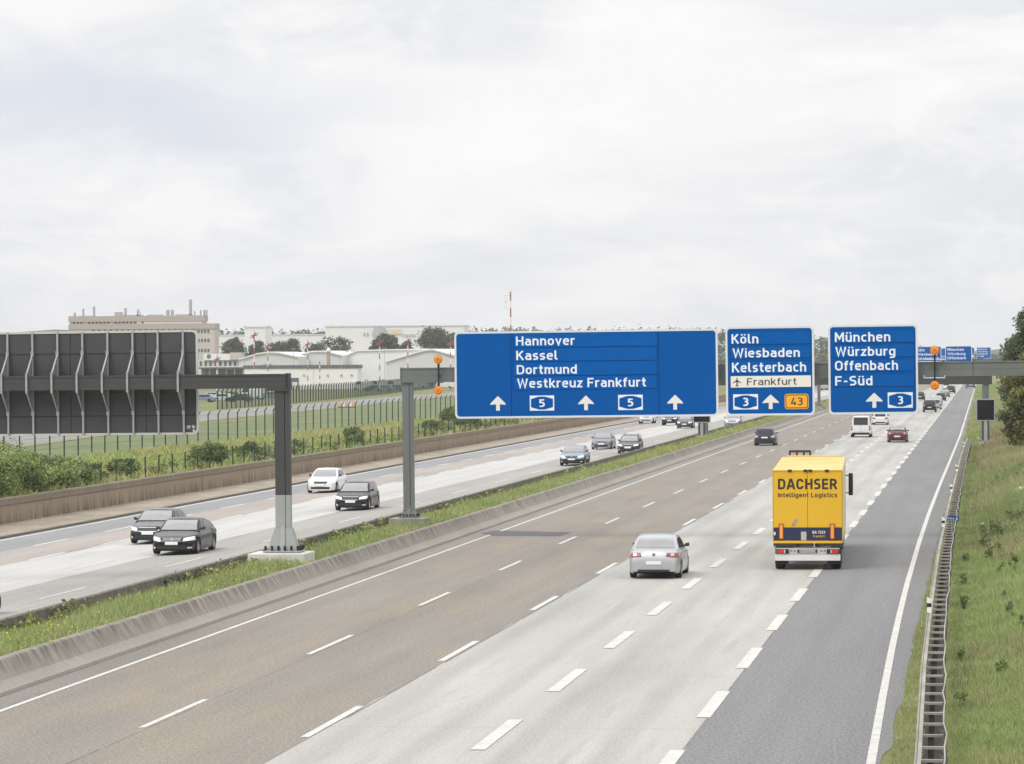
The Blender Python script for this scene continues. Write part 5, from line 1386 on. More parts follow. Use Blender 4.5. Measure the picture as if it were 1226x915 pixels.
# --- halls with curved and pitched white roofs
def hall(label, Y, depth, outline_px, roof_from, m_wall=None):
    """gable outline in photo pixels (left to right along the roof), extruded away from the road"""
    cx = pxx(sum(p[0] for p in outline_px) / len(outline_px), Y)
    t = empty('hall', (cx, Y, 0), 0, label, 'hall', 'white halls beyond the airfield fence')
    pts = [(at(x, y, Y).x - cx, at(x, y, Y).z) for x, y in outline_px]
    mb = MB(); mb.prism([(pts[0][0], 0)] + [(pts[-1][0], 0)] + pts[::-1], 0, depth); mb.build('wall', m_wall or B['white'], t)
    mb = MB()
    vs = [(x, y, z + dz) for y in (-.5, depth + .5) for dz in (.03, .45) for x, z in pts]; n = len(pts)
    fs = []
    for i in range(n - 1):
        fs += [(i, i + 1, n + i + 1, n + i), (n + i, n + i + 1, 3*n + i + 1, 3*n + i), (2*n + i + 1, 2*n + i, 3*n + i, 3*n + i + 1), (i + 1, i, 2*n + i, 2*n + i + 1)]
    fs += [(0, n, 3*n, 2*n), (n - 1, 2*n - 1, 4*n - 1, 3*n - 1)]
    mb.add(vs, fs); mb.build('roof', B['roofwhite'], t)
    return t
hall('white hall with a shallow curved gable, left of the tan chimney', 985, 40, [(286, 431.2), (296, 428.6), (308, 424.8), (320, 423), (334, 423.6), (346, 426), (357, 428.6)], 0, B['pale'])
hall('white hall with a shallow curved gable behind the tan chimney', 1000, 40, [(352, 428.8), (362, 424.6), (374, 422.0), (388, 421.8), (400, 424.2), (410, 427.0)], 0, B['pale'])
hall('long white hall with a wide sloping roof right of the tan chimney', 1010, 60, [(398, 433.5), (428, 420.8), (512, 419.2)], 0)
hall('white hall with a broad low gable beside the second gantry post', 960, 50, [(462, 434.2), (484, 427.6), (508, 420.8), (518, 419.8), (560, 431)], 0, B['pale'])
# --- chimney
Y = 950; c_ = at(393.4, 440, Y)
ch = empty('chimney', (c_.x, Y, 0), 0, 'tan brick chimney with a pale cap between the white halls', 'chimney')
block('shaft', -.42, .42, -.42, .42, 0, pz(421.5, Y, 393), mat('tan_brick', (.36, .27, .19), .9), ch)
block('cap', -.62, .62, -.62, .62, pz(421.5, Y, 393), pz(419.4, Y, 393), B['pale'], ch)
mb = MB(); mb.hexa([(-.6, -.6, pz(419.4, Y, 393)), (.6, -.6, pz(419.4, Y, 393)), (.6, .6, pz(419.4, Y, 393)), (-.6, .6, pz(419.4, Y, 393))], [(-.15, -.15, pz(416.2, Y, 393)), (.15, -.15, pz(416.2, Y, 393)), (.15, .15, pz(416.2, Y, 393)), (-.15, .15, pz(416.2, Y, 393))]); mb.build('cowl', B['white'], ch)
# --- big white warehouses at the back
Y = 1500
def ware(px0, px1, py, Y, label, depth=14):
    cx = pxx((px0 + px1) / 2, Y); t = empty('warehouse', (cx, Y, 0), 0, label, 'warehouse', 'white warehouses along the skyline')
    a, b = pxx(px0, Y) - cx, pxx(px1, Y) - cx; zt_ = pz(py, Y, (px0 + px1) / 2)
    block('wall', a, b, 0, depth, 0, zt_, B['white'], t); block('parapet', a - .2, b + .2, -.3, depth + .2, zt_ - .2, zt_ + .3, B['pale'], t)
    return t, cx
ware(255, 394, 401.2, 1540, 'long lower white warehouse wall between two taller white blocks on the skyline')
ware(293, 318, 391.8, 1520, 'narrow taller white block on the skyline, right of the office building')
wh, cx = ware(389.5, 556, 390.6, 1500, 'tallest long white warehouse with a faded round mural and lettering')
c_ = at(455, 399.5, 1500)
mb = MB(); mb.tube((c_.x - cx, -.5, c_.z), (c_.x - cx, -.35, c_.z), 3.3, n=28); o = mb.build('mural_disc', mat('mural_grey', (.36, .37, .43), .7, var=.5, vscale=.25, dark=(.52, .50, .46)), wh)
a_, b_ = at(463, 400.5, 1500), at(480, 394.6, 1500)
block('mural_block', a_.x - cx, b_.x - cx, -.45, -.35, a_.z, b_.z, mat('mural_yellow', (.66, .52, .34), .7, var=.5, vscale=.3, dark=(.7, .62, .5)), wh)
a_, b_ = at(481, 403.3, 1500), at(498.5, 399.4, 1500)
lettering('Condor', a_.x - cx, b_.x - cx, a_.z, b_.z - a_.z, mat('mural_letter', (.36, .36, .42), .7), wh, -.4, bold=.02)
for px_ in (436.5, 440.5): block('window', pxx(px_, 1500) - cx - .3, pxx(px_, 1500) - cx + .3, -.38, -.31, pz(402.5, 1500, 438), pz(398.4, 1500, 438), B['grey'], wh)
for px_ in (393, 404): block('roof_vent', pxx(px_, 1500) - cx - .5, pxx(px_, 1500) - cx + .5, 10, 11, pz(391, 1500, 400), pz(388.6, 1500, 400), B['pale'], wh)

# --- red and white masts
def striped_mast(px, ytop, ybase, Y, label, r=.14, red_first=True, nb=9, cross=True, zb=None):
    c_ = at(px, ytop, Y); z0 = 0.3; H_ = c_.z - z0
    t = empty('striped_mast', (c_.x, Y, z0), 0, label, 'mast', 'red and white striped masts on the airfield')
    mb = MB()
    for k in range(nb):
        mb.m = 1 if k % 2 == 0 else 0
        mb.tube((0, 0, H_ * k / nb), (0, 0, H_ * (k + 1) / nb), r * (1 - .2 * k / nb), r * (1 - .2 * (k + 1) / nb), n=8, caps=False)
    mb.build('pole', [B['white'], B['red']], t)
    if cross:
        mb = MB()
        for ang in (0, 1.05, 2.1): mb.bar((-.9 * math.cos(ang), -.9 * math.sin(ang), H_ - .3 + .5 * (ang - 1)), (.9 * math.cos(ang), .9 * math.sin(ang), H_ - .3 - .5 * (ang - 1)), .16, .16)
        mb.tube((0, 0, H_), (0, 0, H_ + .8), .06, n=6); mb.build('lamp_cross', B['red'], t)
for px_, yt, yb_, Y_, lab in ((304.3, 400, 446, 700, 'tallest striped mast nearest the left gantry beam'), (320.5, 413, 440, 800, 'striped mast just right of the tallest one'), (368.3, 411, 436, 820, 'striped mast left of the tan chimney'),
        (382.8, 433, 463, 780, 'short striped mast before the low white building'), (454.4, 409, 461, 760, 'striped mast standing by the parked white vans'), (488.2, 407, 440, 800, 'striped mast above the left end of the second gantry beam'),
        (539.2, 409, 432, 800, 'striped mast close to the left edge of the widest blue sign'), (259.6, 429, 452, 760, 'short striped mast in front of the flat canopy')):
    striped_mast(px_, yt, yb_, Y_, lab, cross=yt < 430)
def grey_pole(px, yt, Y, label):
    c_ = at(px, yt, Y); t = empty('lamp_post', (c_.x, Y, .3), 0, label, 'lamp post', 'thin grey lamp posts on the airfield')
    mb = MB(); mb.tube((0, 0, 0), (0, 0, c_.z - .3), .10, .06, n=6); mb.build('pole', B['grey'], t)
    mb = MB(); mb.box(-.6, .6, -.12, .12, c_.z - .38, c_.z - .24); mb.build('lamp_head', B['grey'], t)
for px_, yt, Y_, lab in ((351.6, 418, 900, 'thin lamp post left of the tan chimney'), (407, 414, 900, 'thin lamp post right of the tan chimney'), (460.5, 417, 900, 'thin lamp post beside the striped mast at the vans'), (293, 414, 980, 'thin lamp post by the trees left of the tallest striped mast'), (415.5, 421, 880, 'thin lamp post over the right end of the low white building')): grey_pole(px_, yt, Y_, lab)
# antenna mast rising above the big blue sign
Y = 1450; c_ = at(611.2, 346.5, Y)
am = empty('antenna_mast', (c_.x, Y, 0), 0, 'slim red and white antenna mast rising above the widest blue sign', 'antenna mast')
mb = MB(); mb.tube((0, 0, 0), (0, 0, c_.z - 1), .30, .26, n=8); mb.build('pole', B['white'], am)
zz = lambda y: pz(y, Y, 611)
for a, b in ((379.5, 369), (360, 349.5), (400, 389.5)):
    mb = MB(); mb.tube((0, 0, zz(a)), (0, 0, zz(b)), .34, n=8); mb.build('red_band', mat('faded_red', (.30, .13, .11), .7), am)
mb = MB(); mb.tube((0, 0, zz(350)), (.4, 0, zz(346)), .08, n=6)
for dx_ in (-1.55, -2.4): mb.tube((dx_, 0, zz(368)), (dx_, 0, zz(354)), .06, n=5)
for y_ in (368, 361.5, 354): mb.tube((-2.5, 0, zz(y_)), (0, 0, zz(y_)), .07, n=5)
mb.build('aerial', mat('aerial_grey', (.50, .44, .36), .6), am)

# --- parked cars and vans far behind the fences: small one-piece copies
def tiny_vehicle(body, van=False):
    mb = MB(); L_, W_, H_ = (5.2, 1.95, 2.3) if van else (4.4, 1.78, 1.45)
    hl = L_ / 2; hb = .95 if not van else 1.2
    side = [(-hl, .30), (hl, .30), (hl, .62), (hl - .15, .75), (hl - 1.0 if not van else hl - .7, hb), (hl - 1.75 if not van else hl - 1.3, H_ - .05), (-hl + (.8 if not van else .15), H_), (-hl + .12, hb), (-hl, .8)]
    n = len(side)
    vs = [(s_ * W_ / 2 * (1 if z <= hb else .86), y, z) for s_ in (-1, 1) for y, z in side]
    fs = [tuple(range(n)), tuple(range(2 * n - 1, n - 1, -1))] + [(i, n + i, n + (i + 1) % n, (i + 1) % n) for i in range(n)]
    mb.add(vs, fs)
    mb.m = 1
    for s_ in (-1, 1):
        x = s_ * (W_ / 2 * .93 + .02); y1 = hl - (1.35 if not van else 1.0); y0 = -hl + (.65 if not van else 2.6)
        mb.hexa([(x - .03, y0, hb), (x + .03, y0, hb), (x + .03, y1, hb), (x - .03, y1, hb)], [(x - .07 - s_ * .05, y0 + .2, H_ - .15), (x - s_ * .05, y0 + .2, H_ - .15), (x - s_ * .05, y1 - .5, H_ - .15), (x - .07 - s_ * .05, y1 - .5, H_ - .15)])
    ya, yb_ = (hl - 1.02, hl - 1.72) if not van else (hl - .72, hl - 1.28)
    mb.add([(-W_ * .44, ya + .03, hb + .06), (W_ * .44, ya + .03, hb + .06), (W_ * .38, yb_ + .03, H_ - .12), (-W_ * .38, yb_ + .03, H_ - .12)], [(0, 1, 2, 3)])
    for s_ in (-1, 1):
        for yw in (-hl * .62, hl * .62): mb.tube((s_ * (W_ / 2 - .18), yw, .32), (s_ * (W_ / 2 + .01), yw, .32), .32, n=12)
    return mb
TP = {}
def parked(px, py, Y, rz, colname, van, label):
    key = (colname, van)
    c_ = at(px, py, Y); x = c_.x; z = ground_z(x)
    if key not in TP:
        o = tiny_vehicle(None, van).build('parked_van' if van else 'parked_car', [{'white': P_white, 'blue': P_blue, 'grey': P_lgrey, 'dark': P_dark, 'red': P_red}[colname], M['glass_side']]); TP[key] = o
    else: o = TP[key].copy(); col.objects.link(o)
    o.location = (x, Y, z); o.rotation_euler = (0, 0, rz)
    tag(o, label, 'van' if van else 'car', 'vehicles parked behind the airfield fences')
k = 0
for px_, Y_, rz, c_, v, lab in (
    (243, 600, 1.5, 'blue', False, 'pale blue parked car at the right edge of the sign back, under the gantry beam'), (253, 640, 1.55, 'grey', False, 'grey parked car second from the sign back under the gantry beam'),
    (264, 610, 1.5, 'white', False, 'white parked car under the middle of the bare gantry beam'), (276, 650, 1.6, 'blue', False, 'pale blue parked car under the bare gantry beam, between a white and a dark car'),
    (287, 600, 1.5, 'dark', False, 'dark parked car under the gantry beam'), (300, 640, 1.5, 'white', True, 'white parked van under the gantry beam'), (312, 690, 1.6, 'grey', False, 'grey parked car left of the gantry post'), (322, 640, 1.55, 'blue', False, 'pale blue parked car closest to the gantry post'),
    (434, 840, 1.5, 'white', True, 'white parked van at the right end of the low white building'), (443, 900, 1.45, 'white', True, 'white parked van second from the low building, farther back'), (452, 850, 1.6, 'white', True, 'white parked van left of the striped mast'), (463, 905, 1.5, 'white', True, 'white parked van right of the striped mast, farther back'),
    (472, 850, 1.5, 'white', True, 'white parked van beside the second gantry post'), (447, 800, 1.5, 'dark', False, 'dark parked car in front of the white vans'), (460, 795, 1.5, 'grey', False, 'grey parked car in front of the white vans'), (473, 805, 1.5, 'blue', False, 'pale blue parked car close to the second gantry post'), (500, 880, 1.5, 'white', True, 'white parked van just right of the second gantry post'), (516, 900, 1.5, 'dark', False, 'dark parked car under the second gantry beam'), (532, 880, 1.5, 'white', True, 'white parked van at the left edge of the widest sign')):
    parked(px_, 455, Y_, rz, c_, v, lab)
# orange barrier board on the strip
d_ = at(415, 489, 520); Yb = 520
ob = empty('barrier_board', (at(415, 489, Yb).x, Yb, ground_z(-103) + .03), 0, 'low orange and white barrier board on the pale airfield strip', 'barrier board')
for k in range(5):
    block('panel', -1.25 + k * .52, -.80 + k * .52, -.05, .05, .18, .85, mat('barrier_orange', (.60, .36, .20), .6) if k % 2 == 0 else B['white'], ob)
block('foot', -1.3, 1.3, -.25, .25, 0, .16, B['dark'], ob)

# --- hills on the horizon
mb = MB(); r = random.Random(3)
xs = np.linspace(-1800, 1200, 90); prof = [(float(x), 3050 + 60 * math.sin(x / 400), 14 + 26 * math.exp(-((x + 865) / 130) ** 2) + 3 * math.sin(x / 110) + 2 * math.sin(x / 47)) for x in xs]
for (x, y, z), (x2, y2, z2) in zip(prof, prof[1:]):
    mb.quad((x, y, -10), (x2, y2, -10), (x2, y2 + 200, z2), (x, y + 200, z)); mb.quad((x, y + 200, z), (x2, y2 + 200, z2), (x2, y2 + 500, -10), (x, y + 500, -10))
tag(mb.build('hills', mat('hill_woods', (.05, .075, .05), .95, var=.4, vscale=.01), smooth=60, recalc=False), kind='structure')
# little red-roofed house in the gap between the signs
Y = 1350; c_ = at(987.5, 428, Y)
ho = empty('house', (c_.x, Y, 0), 0, 'tiny house with a dull red roof in the gap between the two square signs', 'house')
block('wall', -2.6, 2.6, 0, 6, 0, c_.z - 1.0, B['pale'], ho)
mb = MB(); mb.prism([(-3, c_.z - 1.0), (3, c_.z - 1.0), (0, c_.z + 1.6)], -.3, 6.3); mb.build('roof', mat('dull_red_tiles', (.25, .09, .06), .8), ho)
# ================================================================== vegetation
def cards(name, blobs, n, size, mats, parent=None, shell=.55, kind=None, flat=.0, aspect=.6, seed=1, up=.0):
    """foliage: small leaf faces spread through the volume of many overlapping clumps. blobs: (x, y, z, rx, ry, rz)"""
    g = np.random.default_rng(seed)
    bl = np.array(blobs, float); vol = (bl[:, 3] * bl[:, 4] * bl[:, 5]) ** (2 / 3); pr = vol / vol.sum()
    k = g.choice(len(bl), n, p=pr)
    d = g.normal(size=(n, 3)); d /= np.linalg.norm(d, axis=1)[:, None]
    rad = shell + (1 - shell) * g.random(n) ** .7
    rad *= 1 + .18 * g.normal(size=n)
    c = bl[k, :3] + d * rad[:, None] * bl[k, 3:6]
    nrm = d * .6 + g.normal(size=(n, 3)) * .7 + np.array([0, 0, .35 + up]); nrm /= np.linalg.norm(nrm, axis=1)[:, None]
    t = np.cross(nrm, g.normal(size=(n, 3))); t /= np.linalg.norm(t, axis=1)[:, None]
    b = np.cross(nrm, t)
    s = size * (.55 + .9 * g.random(n))[:, None]
    t *= s; b *= s * aspect
    bend = nrm * s * .25
    v = np.stack([c - t, c - b * .9 + bend * .5, c + t, c + b * .9 + bend * .5], 1).reshape(-1, 3)
    f = np.arange(4 * n)
    # clump-wise choice of material so light and dark sprays show
    mk = (g.random(len(bl)) * len(mats)).astype(int)
    mi = np.where(g.random(n) < .65, mk[k], (g.random(n) * len(mats)).astype(int))
    o = raw_mesh(name, v, f, 4, mats, parent, mi)
    if kind: tag(o, kind=kind)
    return o

LM = {}
LM['dark'] = leaf_mat('leaf_dark', (.052, .075, .028), (.10, .125, .045), .5)
LM['mid'] = leaf_mat('leaf_mid', (.085, .12, .034), (.14, .165, .05), .5)
LM['olive'] = leaf_mat('leaf_olive', (.175, .165, .045), (.27, .235, .065), .5)
LM['light'] = leaf_mat('leaf_light', (.26, .33, .11), (.36, .42, .16), .9)
LM['bluegreen'] = leaf_mat('leaf_bluegreen', (.070, .10, .048), (.12, .155, .07), .5)
LM['fresh'] = leaf_mat('leaf_fresh', (.13, .19, .05), (.22, .28, .09), .9)
LM['bark'] = mat('bark', (.075, .06, .045), .95, var=.5, vscale=4)

def blobs_for(cx, cy, z0, z1, r, n, seed, taper=.6, flat=1.0):
    g = random.Random(seed); out = []
    for i in range(n):
        f = (i + g.random()) / n; z = z0 + (z1 - z0) * f
        prof = math.sin(PI * min(1, max(0, .12 + .80 * f))) ** .7 if taper else 1
        if taper < .5: prof = (1 - f) ** .55
        a = g.uniform(0, 2 * PI); rr = r * prof * math.sqrt(g.random()) * .85
        s = r * g.uniform(.22, .42) * (.7 + .5 * prof)
        out.append((cx + rr * math.cos(a), cy + rr * math.sin(a), z, s, s, s * flat * g.uniform(.6, .9)))
    return out

def tree(name, loc, h, r, crown0, mats, n, size, label, group, seed, nb=34, taper=.6, shell=.5, lean=0):
    t = empty(name, loc, 0, label, 'tree', group)
    g = random.Random(seed)
    bl = blobs_for(0, 0, crown0, h * .97, r, nb, seed, taper)
    cards('crown', bl, n, size, mats, t, seed=seed, shell=shell)
    mb = MB(); mb.tube((0, 0, -.2), (.05, 0, h * .5), .02 * h, .012 * h, 9); mb.tube((.05, 0, h * .5), (0, .05, h * .9), .012 * h, .003 * h, 7)
    for b in bl[::3]:
        zz_ = max(h * .2, b[2] - r * .5); mb.tube((0, 0, zz_), (b[0], b[1], b[2]), .007 * h, .002 * h, 5, caps=False)
    mb.build('trunk', LM['bark'], t)
    return t
RT = 'trees along the right verge'
tree('tree', (4.45, 318, .9), 11.2, 2.7, 1.0, [LM['dark'], LM['bluegreen'], LM['dark']], 15000, .15, 'tallest dark tree behind the message sign at the right picture edge', RT, 11, nb=60, taper=.6, shell=.35)
tree('tree', (3.55, 272, .85), 6.9, 2.1, .3, [LM['olive'], LM['mid'], LM['olive']], 15000, .13, 'olive yellow bushy tree in front of the tallest dark tree', RT, 12, nb=55, shell=.4)
tree('tree', (2.75, 255, .7), 4.6, 1.55, .1, [LM['mid'], LM['dark'], LM['olive']], 11000, .11, 'low bushy tree with dark green leaves at the foot of the olive tree', RT, 13, nb=40, shell=.4)
tree('tree', (4.3, 420, .9), 9.0, 2.6, .5, [LM['bluegreen'], LM['dark']], 9000, .2, 'dark green tree showing through the gap above the message sign', RT, 14, nb=40)
tree('tree', (6.8, 480, 1.0), 10.5, 3.2, .5, [LM['dark'], LM['mid']], 8000, .25, 'dark green tree far behind the others at the right verge', RT, 15, nb=40)

def bush(name, loc, h, r, mats, n, size, label, group, seed, nb=26, sy=1.0):
    t = empty(name, loc, 0, label, 'bush', group)
    bl = [(x, y * sy, z, a, b * sy, c) for x, y, z, a, b, c in blobs_for(0, 0, .1, h * .92, r, nb, seed, .6)]
    cards('leaves', bl, n, size, mats, t, seed=seed, shell=.35, up=.3)
    mb = MB()
    for b in bl[::2]: mb.tube((0, 0, -.1), (b[0] * .8, b[1] * .8, b[2]), .03, .008, 5, caps=False)
    mb.build('stems', LM['bark'], t)
    return t
BG = 'bushes behind the retaining wall'
GRN = [LM['light'], LM['fresh'], LM['light'], LM['bluegreen']]
hedge = [(-50.6, 160, 2.2, 1.7, 'leafy green bush cut by the left picture edge on the retaining wall'), (-50.7, 165.5, 2.3, 1.8, 'leafy green bush second from the left edge, spilling over the wall'),
    (-50.7, 171, 2.4, 1.8, 'leafy green bush third from the left edge, spilling over the wall'), (-50.6, 176.5, 2.3, 1.8, 'bright green bush in the middle of the front row of the dense left clump'),
    (-50.5, 182, 2.1, 1.7, 'green bush right of the middle of the dense left clump, front row'), (-50.5, 187.5, 1.8, 1.5, 'lower green bush near the right end of the dense left clump'), (-50.5, 192.5, 1.4, 1.3, 'lowest green bush at the right end of the dense left clump'),
    (-53.6, 168, 2.9, 2.2, 'rear green bush in the dense left clump by the picture edge'), (-53.8, 176, 3.2, 2.3, 'tallest bright green bush at the back of the dense left clump'), (-53.4, 184, 2.9, 2.1, 'rear green bush at the right of the dense left clump')]
for i, (x, y, h, r, lab) in enumerate(hedge):
    bush('bush', (x, y, .62), h, r, GRN, 15000, .075, lab, BG, 30 + i, nb=34, sy=2.0)
for i, (x, y, h, r, ms, lab) in enumerate(((-50.9, 198, 1.4, 1.0, 'bluegreen', 'small blue green bush just right of the dense left clump'), (-51.0, 206, 1.6, 1.1, 'dark', 'dark round bush between the fence posts below the sign back'), (-51.4, 231, 2.1, 1.5, 'mid', 'green bush below the right end of the sign back'),
        (-51.2, 243, 1.8, 1.2, 'bluegreen', 'grey green bush left of the dark gantry post'), (-51.2, 286, 2.0, 1.3, 'mid', 'green bush right of the dark gantry post'), (-51.4, 262, 1.2, 1.0, 'mid', 'low green bush behind the dark gantry post'), (-51.6, 352, 1.9, 1.7, 'bluegreen', 'low grey green bush right of the second gantry post'),
        (-56.0, 372, 2.6, 2.0, 'dark', 'dark bush under the lower left corner of the widest blue sign'), (-51.2, 402, 1.8, 1.8, 'mid', 'green bush behind the wall below the widest blue sign'), (-51.5, 330, 1.6, 1.5, 'mid', 'green bush left of the second gantry post'))):
    bush('bush', (x, y, ground_z(x)), h * .66, r * .8, [LM[ms], LM['fresh'], LM['bluegreen']], 5000, .09, lab, BG, 50 + i, nb=22, sy=2.8)

# trees between the halls and the warehouses, about 1.15 km off
TG = 'trees between the white halls and warehouses'
for i, (px_, yt, hw_, lab) in enumerate(((281, 404.5, 17, 'round dark tree just right of the office block'), (308, 408, 12, 'dark tree behind the tallest striped mast'), (330, 410, 11, 'small dark tree between the tallest mast and a wider tree'), (346.5, 406.8, 20, 'wide round dark tree left of the tan chimney'), (402, 405.2, 26, 'widest round dark tree behind the tan chimney'),
        (378, 411, 12, 'small dark tree between two wide ones left of the chimney'), (462.5, 399.5, 15, 'open-crowned dark tree in front of the faded mural'), (447, 414, 8, 'small dark tree left of the mural tree'), (487, 408, 9, 'small dark tree right of the mural tree'), (522, 392, 22, 'tall dark tree at the right end of the warehouse'), (543, 399, 14, 'dark tree touching the left edge of the widest blue sign'))):
    Y_ = 1150 + 12 * (i % 3); c_ = at(px_, yt, Y_); k_ = Y_ / FPX
    tree('tree', (c_.x, Y_, 0), c_.z, hw_ * k_, c_.z - max(6, hw_ * k_ * 1.7), [LM['dark'], LM['bluegreen'], LM['dark']], 4200 if hw_ > 12 else 2200, .40, lab, TG, 70 + i, nb=34, shell=.3)

# far woods reading as one dark band
g = np.random.default_rng(5); bl = []
for px_ in np.arange(255, 1200, 3.2):
    yt = float(np.interp(px_, [255, 300, 390, 520, 545, 560, 585, 625, 650, 780, 850, 862, 975, 995, 1100, 1130, 1165, 1195], [396, 396.5, 396.5, 395, 396, 394.5, 395, 392.0, 396, 395, 394, 398, 404, 407, 415, 421, 422, 425]))
    Y_ = 1750 + 60 * g.random(); top_ = pz(yt, Y_, px_) * (1 + .025 * g.normal())
    x = pxx(px_, Y_)
    for q in range(3): bl.append((x + g.normal() * 1.5, Y_ + g.normal() * 8, top_ * (.86 - .27 * q), 2.4, 3.0, top_ * .17))
o = cards('forest', bl, 42000, .8, [LM['bluegreen'], LM['dark'], LM['mid']], None, shell=.2, kind='stuff', seed=9)
g2_ = np.random.default_rng(6); bl = []
for i in range(90):      # woods closing the view beside the end of the road
    px_ = 860 + g2_.random() * 340; Y_ = 1250 + 250 * g2_.random()
    if 1085 < px_ < 1190: Y_ = 1500 + 200 * g2_.random()
    x = pxx(px_, Y_)
    if -52 < x < 4: x = -52 - 10 * g2_.random() if x < -24 else 5 + 10 * g2_.random()
    bl.append((x, Y_, 4, 3.5, 4, 4.5))
cards('forest', bl, 9000, .9, [LM['bluegreen'], LM['dark'], LM['mid']], None, shell=.2, kind='stuff', seed=10)

# ------------------------------------------------------------------ grass
def grass(name, P, hmin, hmax, w0, mats, seed, lean=.35, wgrow=.00022, mix=None, hmap=None):
    g = np.random.default_rng(seed); n = len(P)
    h = hmin + (hmax - hmin) * g.random(n) ** 1.3
    if hmap is not None: h = h * hmap
    w_ = (w0 + wgrow * np.maximum(0, P[:, 1] - 60)) * (.6 + .8 * g.random(n))
    a = g.random(n) * 2 * PI; a = np.where(g.random(n) < .6, g.normal(size=n) * .5, a)
    t = np.stack([np.cos(a), np.sin(a), np.zeros(n)], 1) * w_[:, None] / 2
    tip = np.stack([g.normal(size=n) * lean * h, g.normal(size=n) * lean * h, h], 1)
    v = np.stack([P - t, P + t, P + tip], 1).reshape(-1, 3)
    mi = (g.random(n) * len(mats)).astype(int) if mix is None else mix
    o = raw_mesh(name, v, np.arange(3 * n), 3, mats, None, mi)
    return tag(o, kind='stuff'), P + tip
def samp(n, x0, x1, y0, y1, seed, p=2.2):
    """points on a strip, thinning out with distance"""
    g = np.random.default_rng(seed)
    u = g.random(n); y = y0 * (y1 / y0) ** (u ** (1 / 1.0)) if p is None else y0 + (y1 - y0) * u ** p
    x = x0 + (x1 - x0) * g.random(n)
    return np.stack([x, y, np.zeros(n)], 1)
def noise2(x, y, s, seed):
    """cheap smooth patchiness"""
    r = random.Random(seed); v = 0
    for k in range(6):
        a, b, c_ = r.uniform(-1, 1) / s, r.uniform(-1, 1) / s * .5, r.uniform(0, 6.3); v = v + np.sin(a * x * 6.3 + b * y * 6.3 + c_)
    return v / 6
GM = {}
GM['a'] = leaf_mat('grass_fresh', (.255, .345, .12), (.37, .45, .18), .4, .8, .3)
GM['b'] = leaf_mat('grass_deep', (.18, .24, .085), (.26, .32, .125), .4, .8, .3)
GM['c'] = leaf_mat('grass_dry', (.36, .33, .18), (.46, .41, .25), .4, .9, .3)
GM['d'] = leaf_mat('grass_brown', (.20, .15, .09), (.28, .22, .14), .4, .9, .2)
GM['y'] = mat('flower_yellow', (.62, .52, .05), .7)
# central reservation
P = samp(120000, -25.55, -22.9, 74, 900, 21, 2.4)
P[:, 2] = np.interp(P[:, 0], [-25.58, -25.0, -24.3, -22.86], [.30, .42, .52, .56])
edge = np.interp(P[:, 0], [-25.5, -24.9, -24.0, -23.3, -22.9], [.75, 1.0, 1.05, .75, .5])
pt = noise2(P[:, 0], P[:, 1], 5, 1)
mix = np.where(P[:, 0] < -24.75 + .35 * pt, np.where(RNG.random(len(P)) < .65, 1, 0), np.where(RNG.random(len(P)) < .55, 0, np.where(RNG.random(len(P)) < .55, 2, 1)))
keep = ~((np.abs(P[:, 0] + 24.25) < 1.15) & (np.abs(P[:, 1] - 120.8) < 1.1)) & ~((np.abs(P[:, 0] + 24.2) < .9) & (np.abs(P[:, 1] - 147.6) < .95))
P, edge, pt, mix = P[keep], edge[keep], pt[keep], mix[keep]
o, tips = grass('median_grass', P, .12, .42, .028, [GM['a'], GM['b'], GM['c']], 22, hmap=edge * (1 + .5 * pt), mix=mix)
sel = RNG.random(len(tips)) < .055 * (1 + np.clip(noise2(P[:, 0], P[:, 1], 9, 5) * 3, -1, 2))
sel &= P[:, 0] > -25.2
F_ = tips[sel]; n = len(F_); s = (.013 + .00007 * F_[:, 1:2]) * (.7 + .6 * RNG.random((n, 1)))
a = RNG.normal(size=(n, 3)); a /= np.linalg.norm(a, axis=1)[:, None]; b = np.cross(a, RNG.normal(size=(n, 3))); b /= np.linalg.norm(b, axis=1)[:, None]
v = np.stack([F_ - a * s, F_ - b * s, F_ + a * s, F_ + b * s], 1).reshape(-1, 3)
tag(raw_mesh('median_flowers', v, np.arange(4 * n), 4, [GM['y']]), kind='stuff')
# leafy weeds along the far side of the reservation
P = samp(700, -25.5, -24.9, 76, 700, 23, 1.8); gg = np.random.default_rng(3)
bl = [(x, y, .40 + .26 * gg.random(), .22 + .15 * gg.random(), .35 + .4 * gg.random(), .22 + .12 * gg.random()) for x, y, z in P if noise2(np.array([x]), np.array([y]), 14, 8)[0] > -.1]
cards('median_weeds', bl, 26000, .075, [LM['mid'], LM['bluegreen'], LM['light'], GM['d']], None, shell=.1, kind='stuff', seed=17)

# right verge: mown strip with rough grass up the bank
P = samp(190000, -1.86, -.15, 56, 330, 31, 1.5)
P[:, 2] = np.interp(P[:, 0], GX, GZ)
rx_ = np.interp(P[:, 1], [c_[0] for c_ in ctrl], [c_[1] for c_ in ctrl])
inside = (P[:, 0] > rx_ + .02) & (P[:, 0] < rx_ + .46) & (P[:, 1] < 300)
lft = P[:, 0] < np.interp(P[:, 1], [60, 79, 92, 119, 145, 173, 215, 265, 300], [-1.72, -1.80, -1.88, -1.98, -2.02, -2.06, -1.98, -1.8, -1.8])
P = P[~inside & ~lft]
pt = noise2(P[:, 0], P[:, 1], 4, 2); rr = RNG.random(len(P))
near_road = P[:, 0] < np.interp(P[:, 1], [c_[0] for c_ in ctrl], [c_[1] for c_ in ctrl])
mix = np.where(rr < .50 - .25 * pt, 0, np.where(rr < .80, 1, 2)); mix = np.where(near_road & (RNG.random(len(P)) < .25), 2, mix)
grass('verge_grass', P, .04, .15, .015, [GM['a'], GM['b'], GM['c']], 32, lean=.6, mix=mix, hmap=1 + .35 * pt)
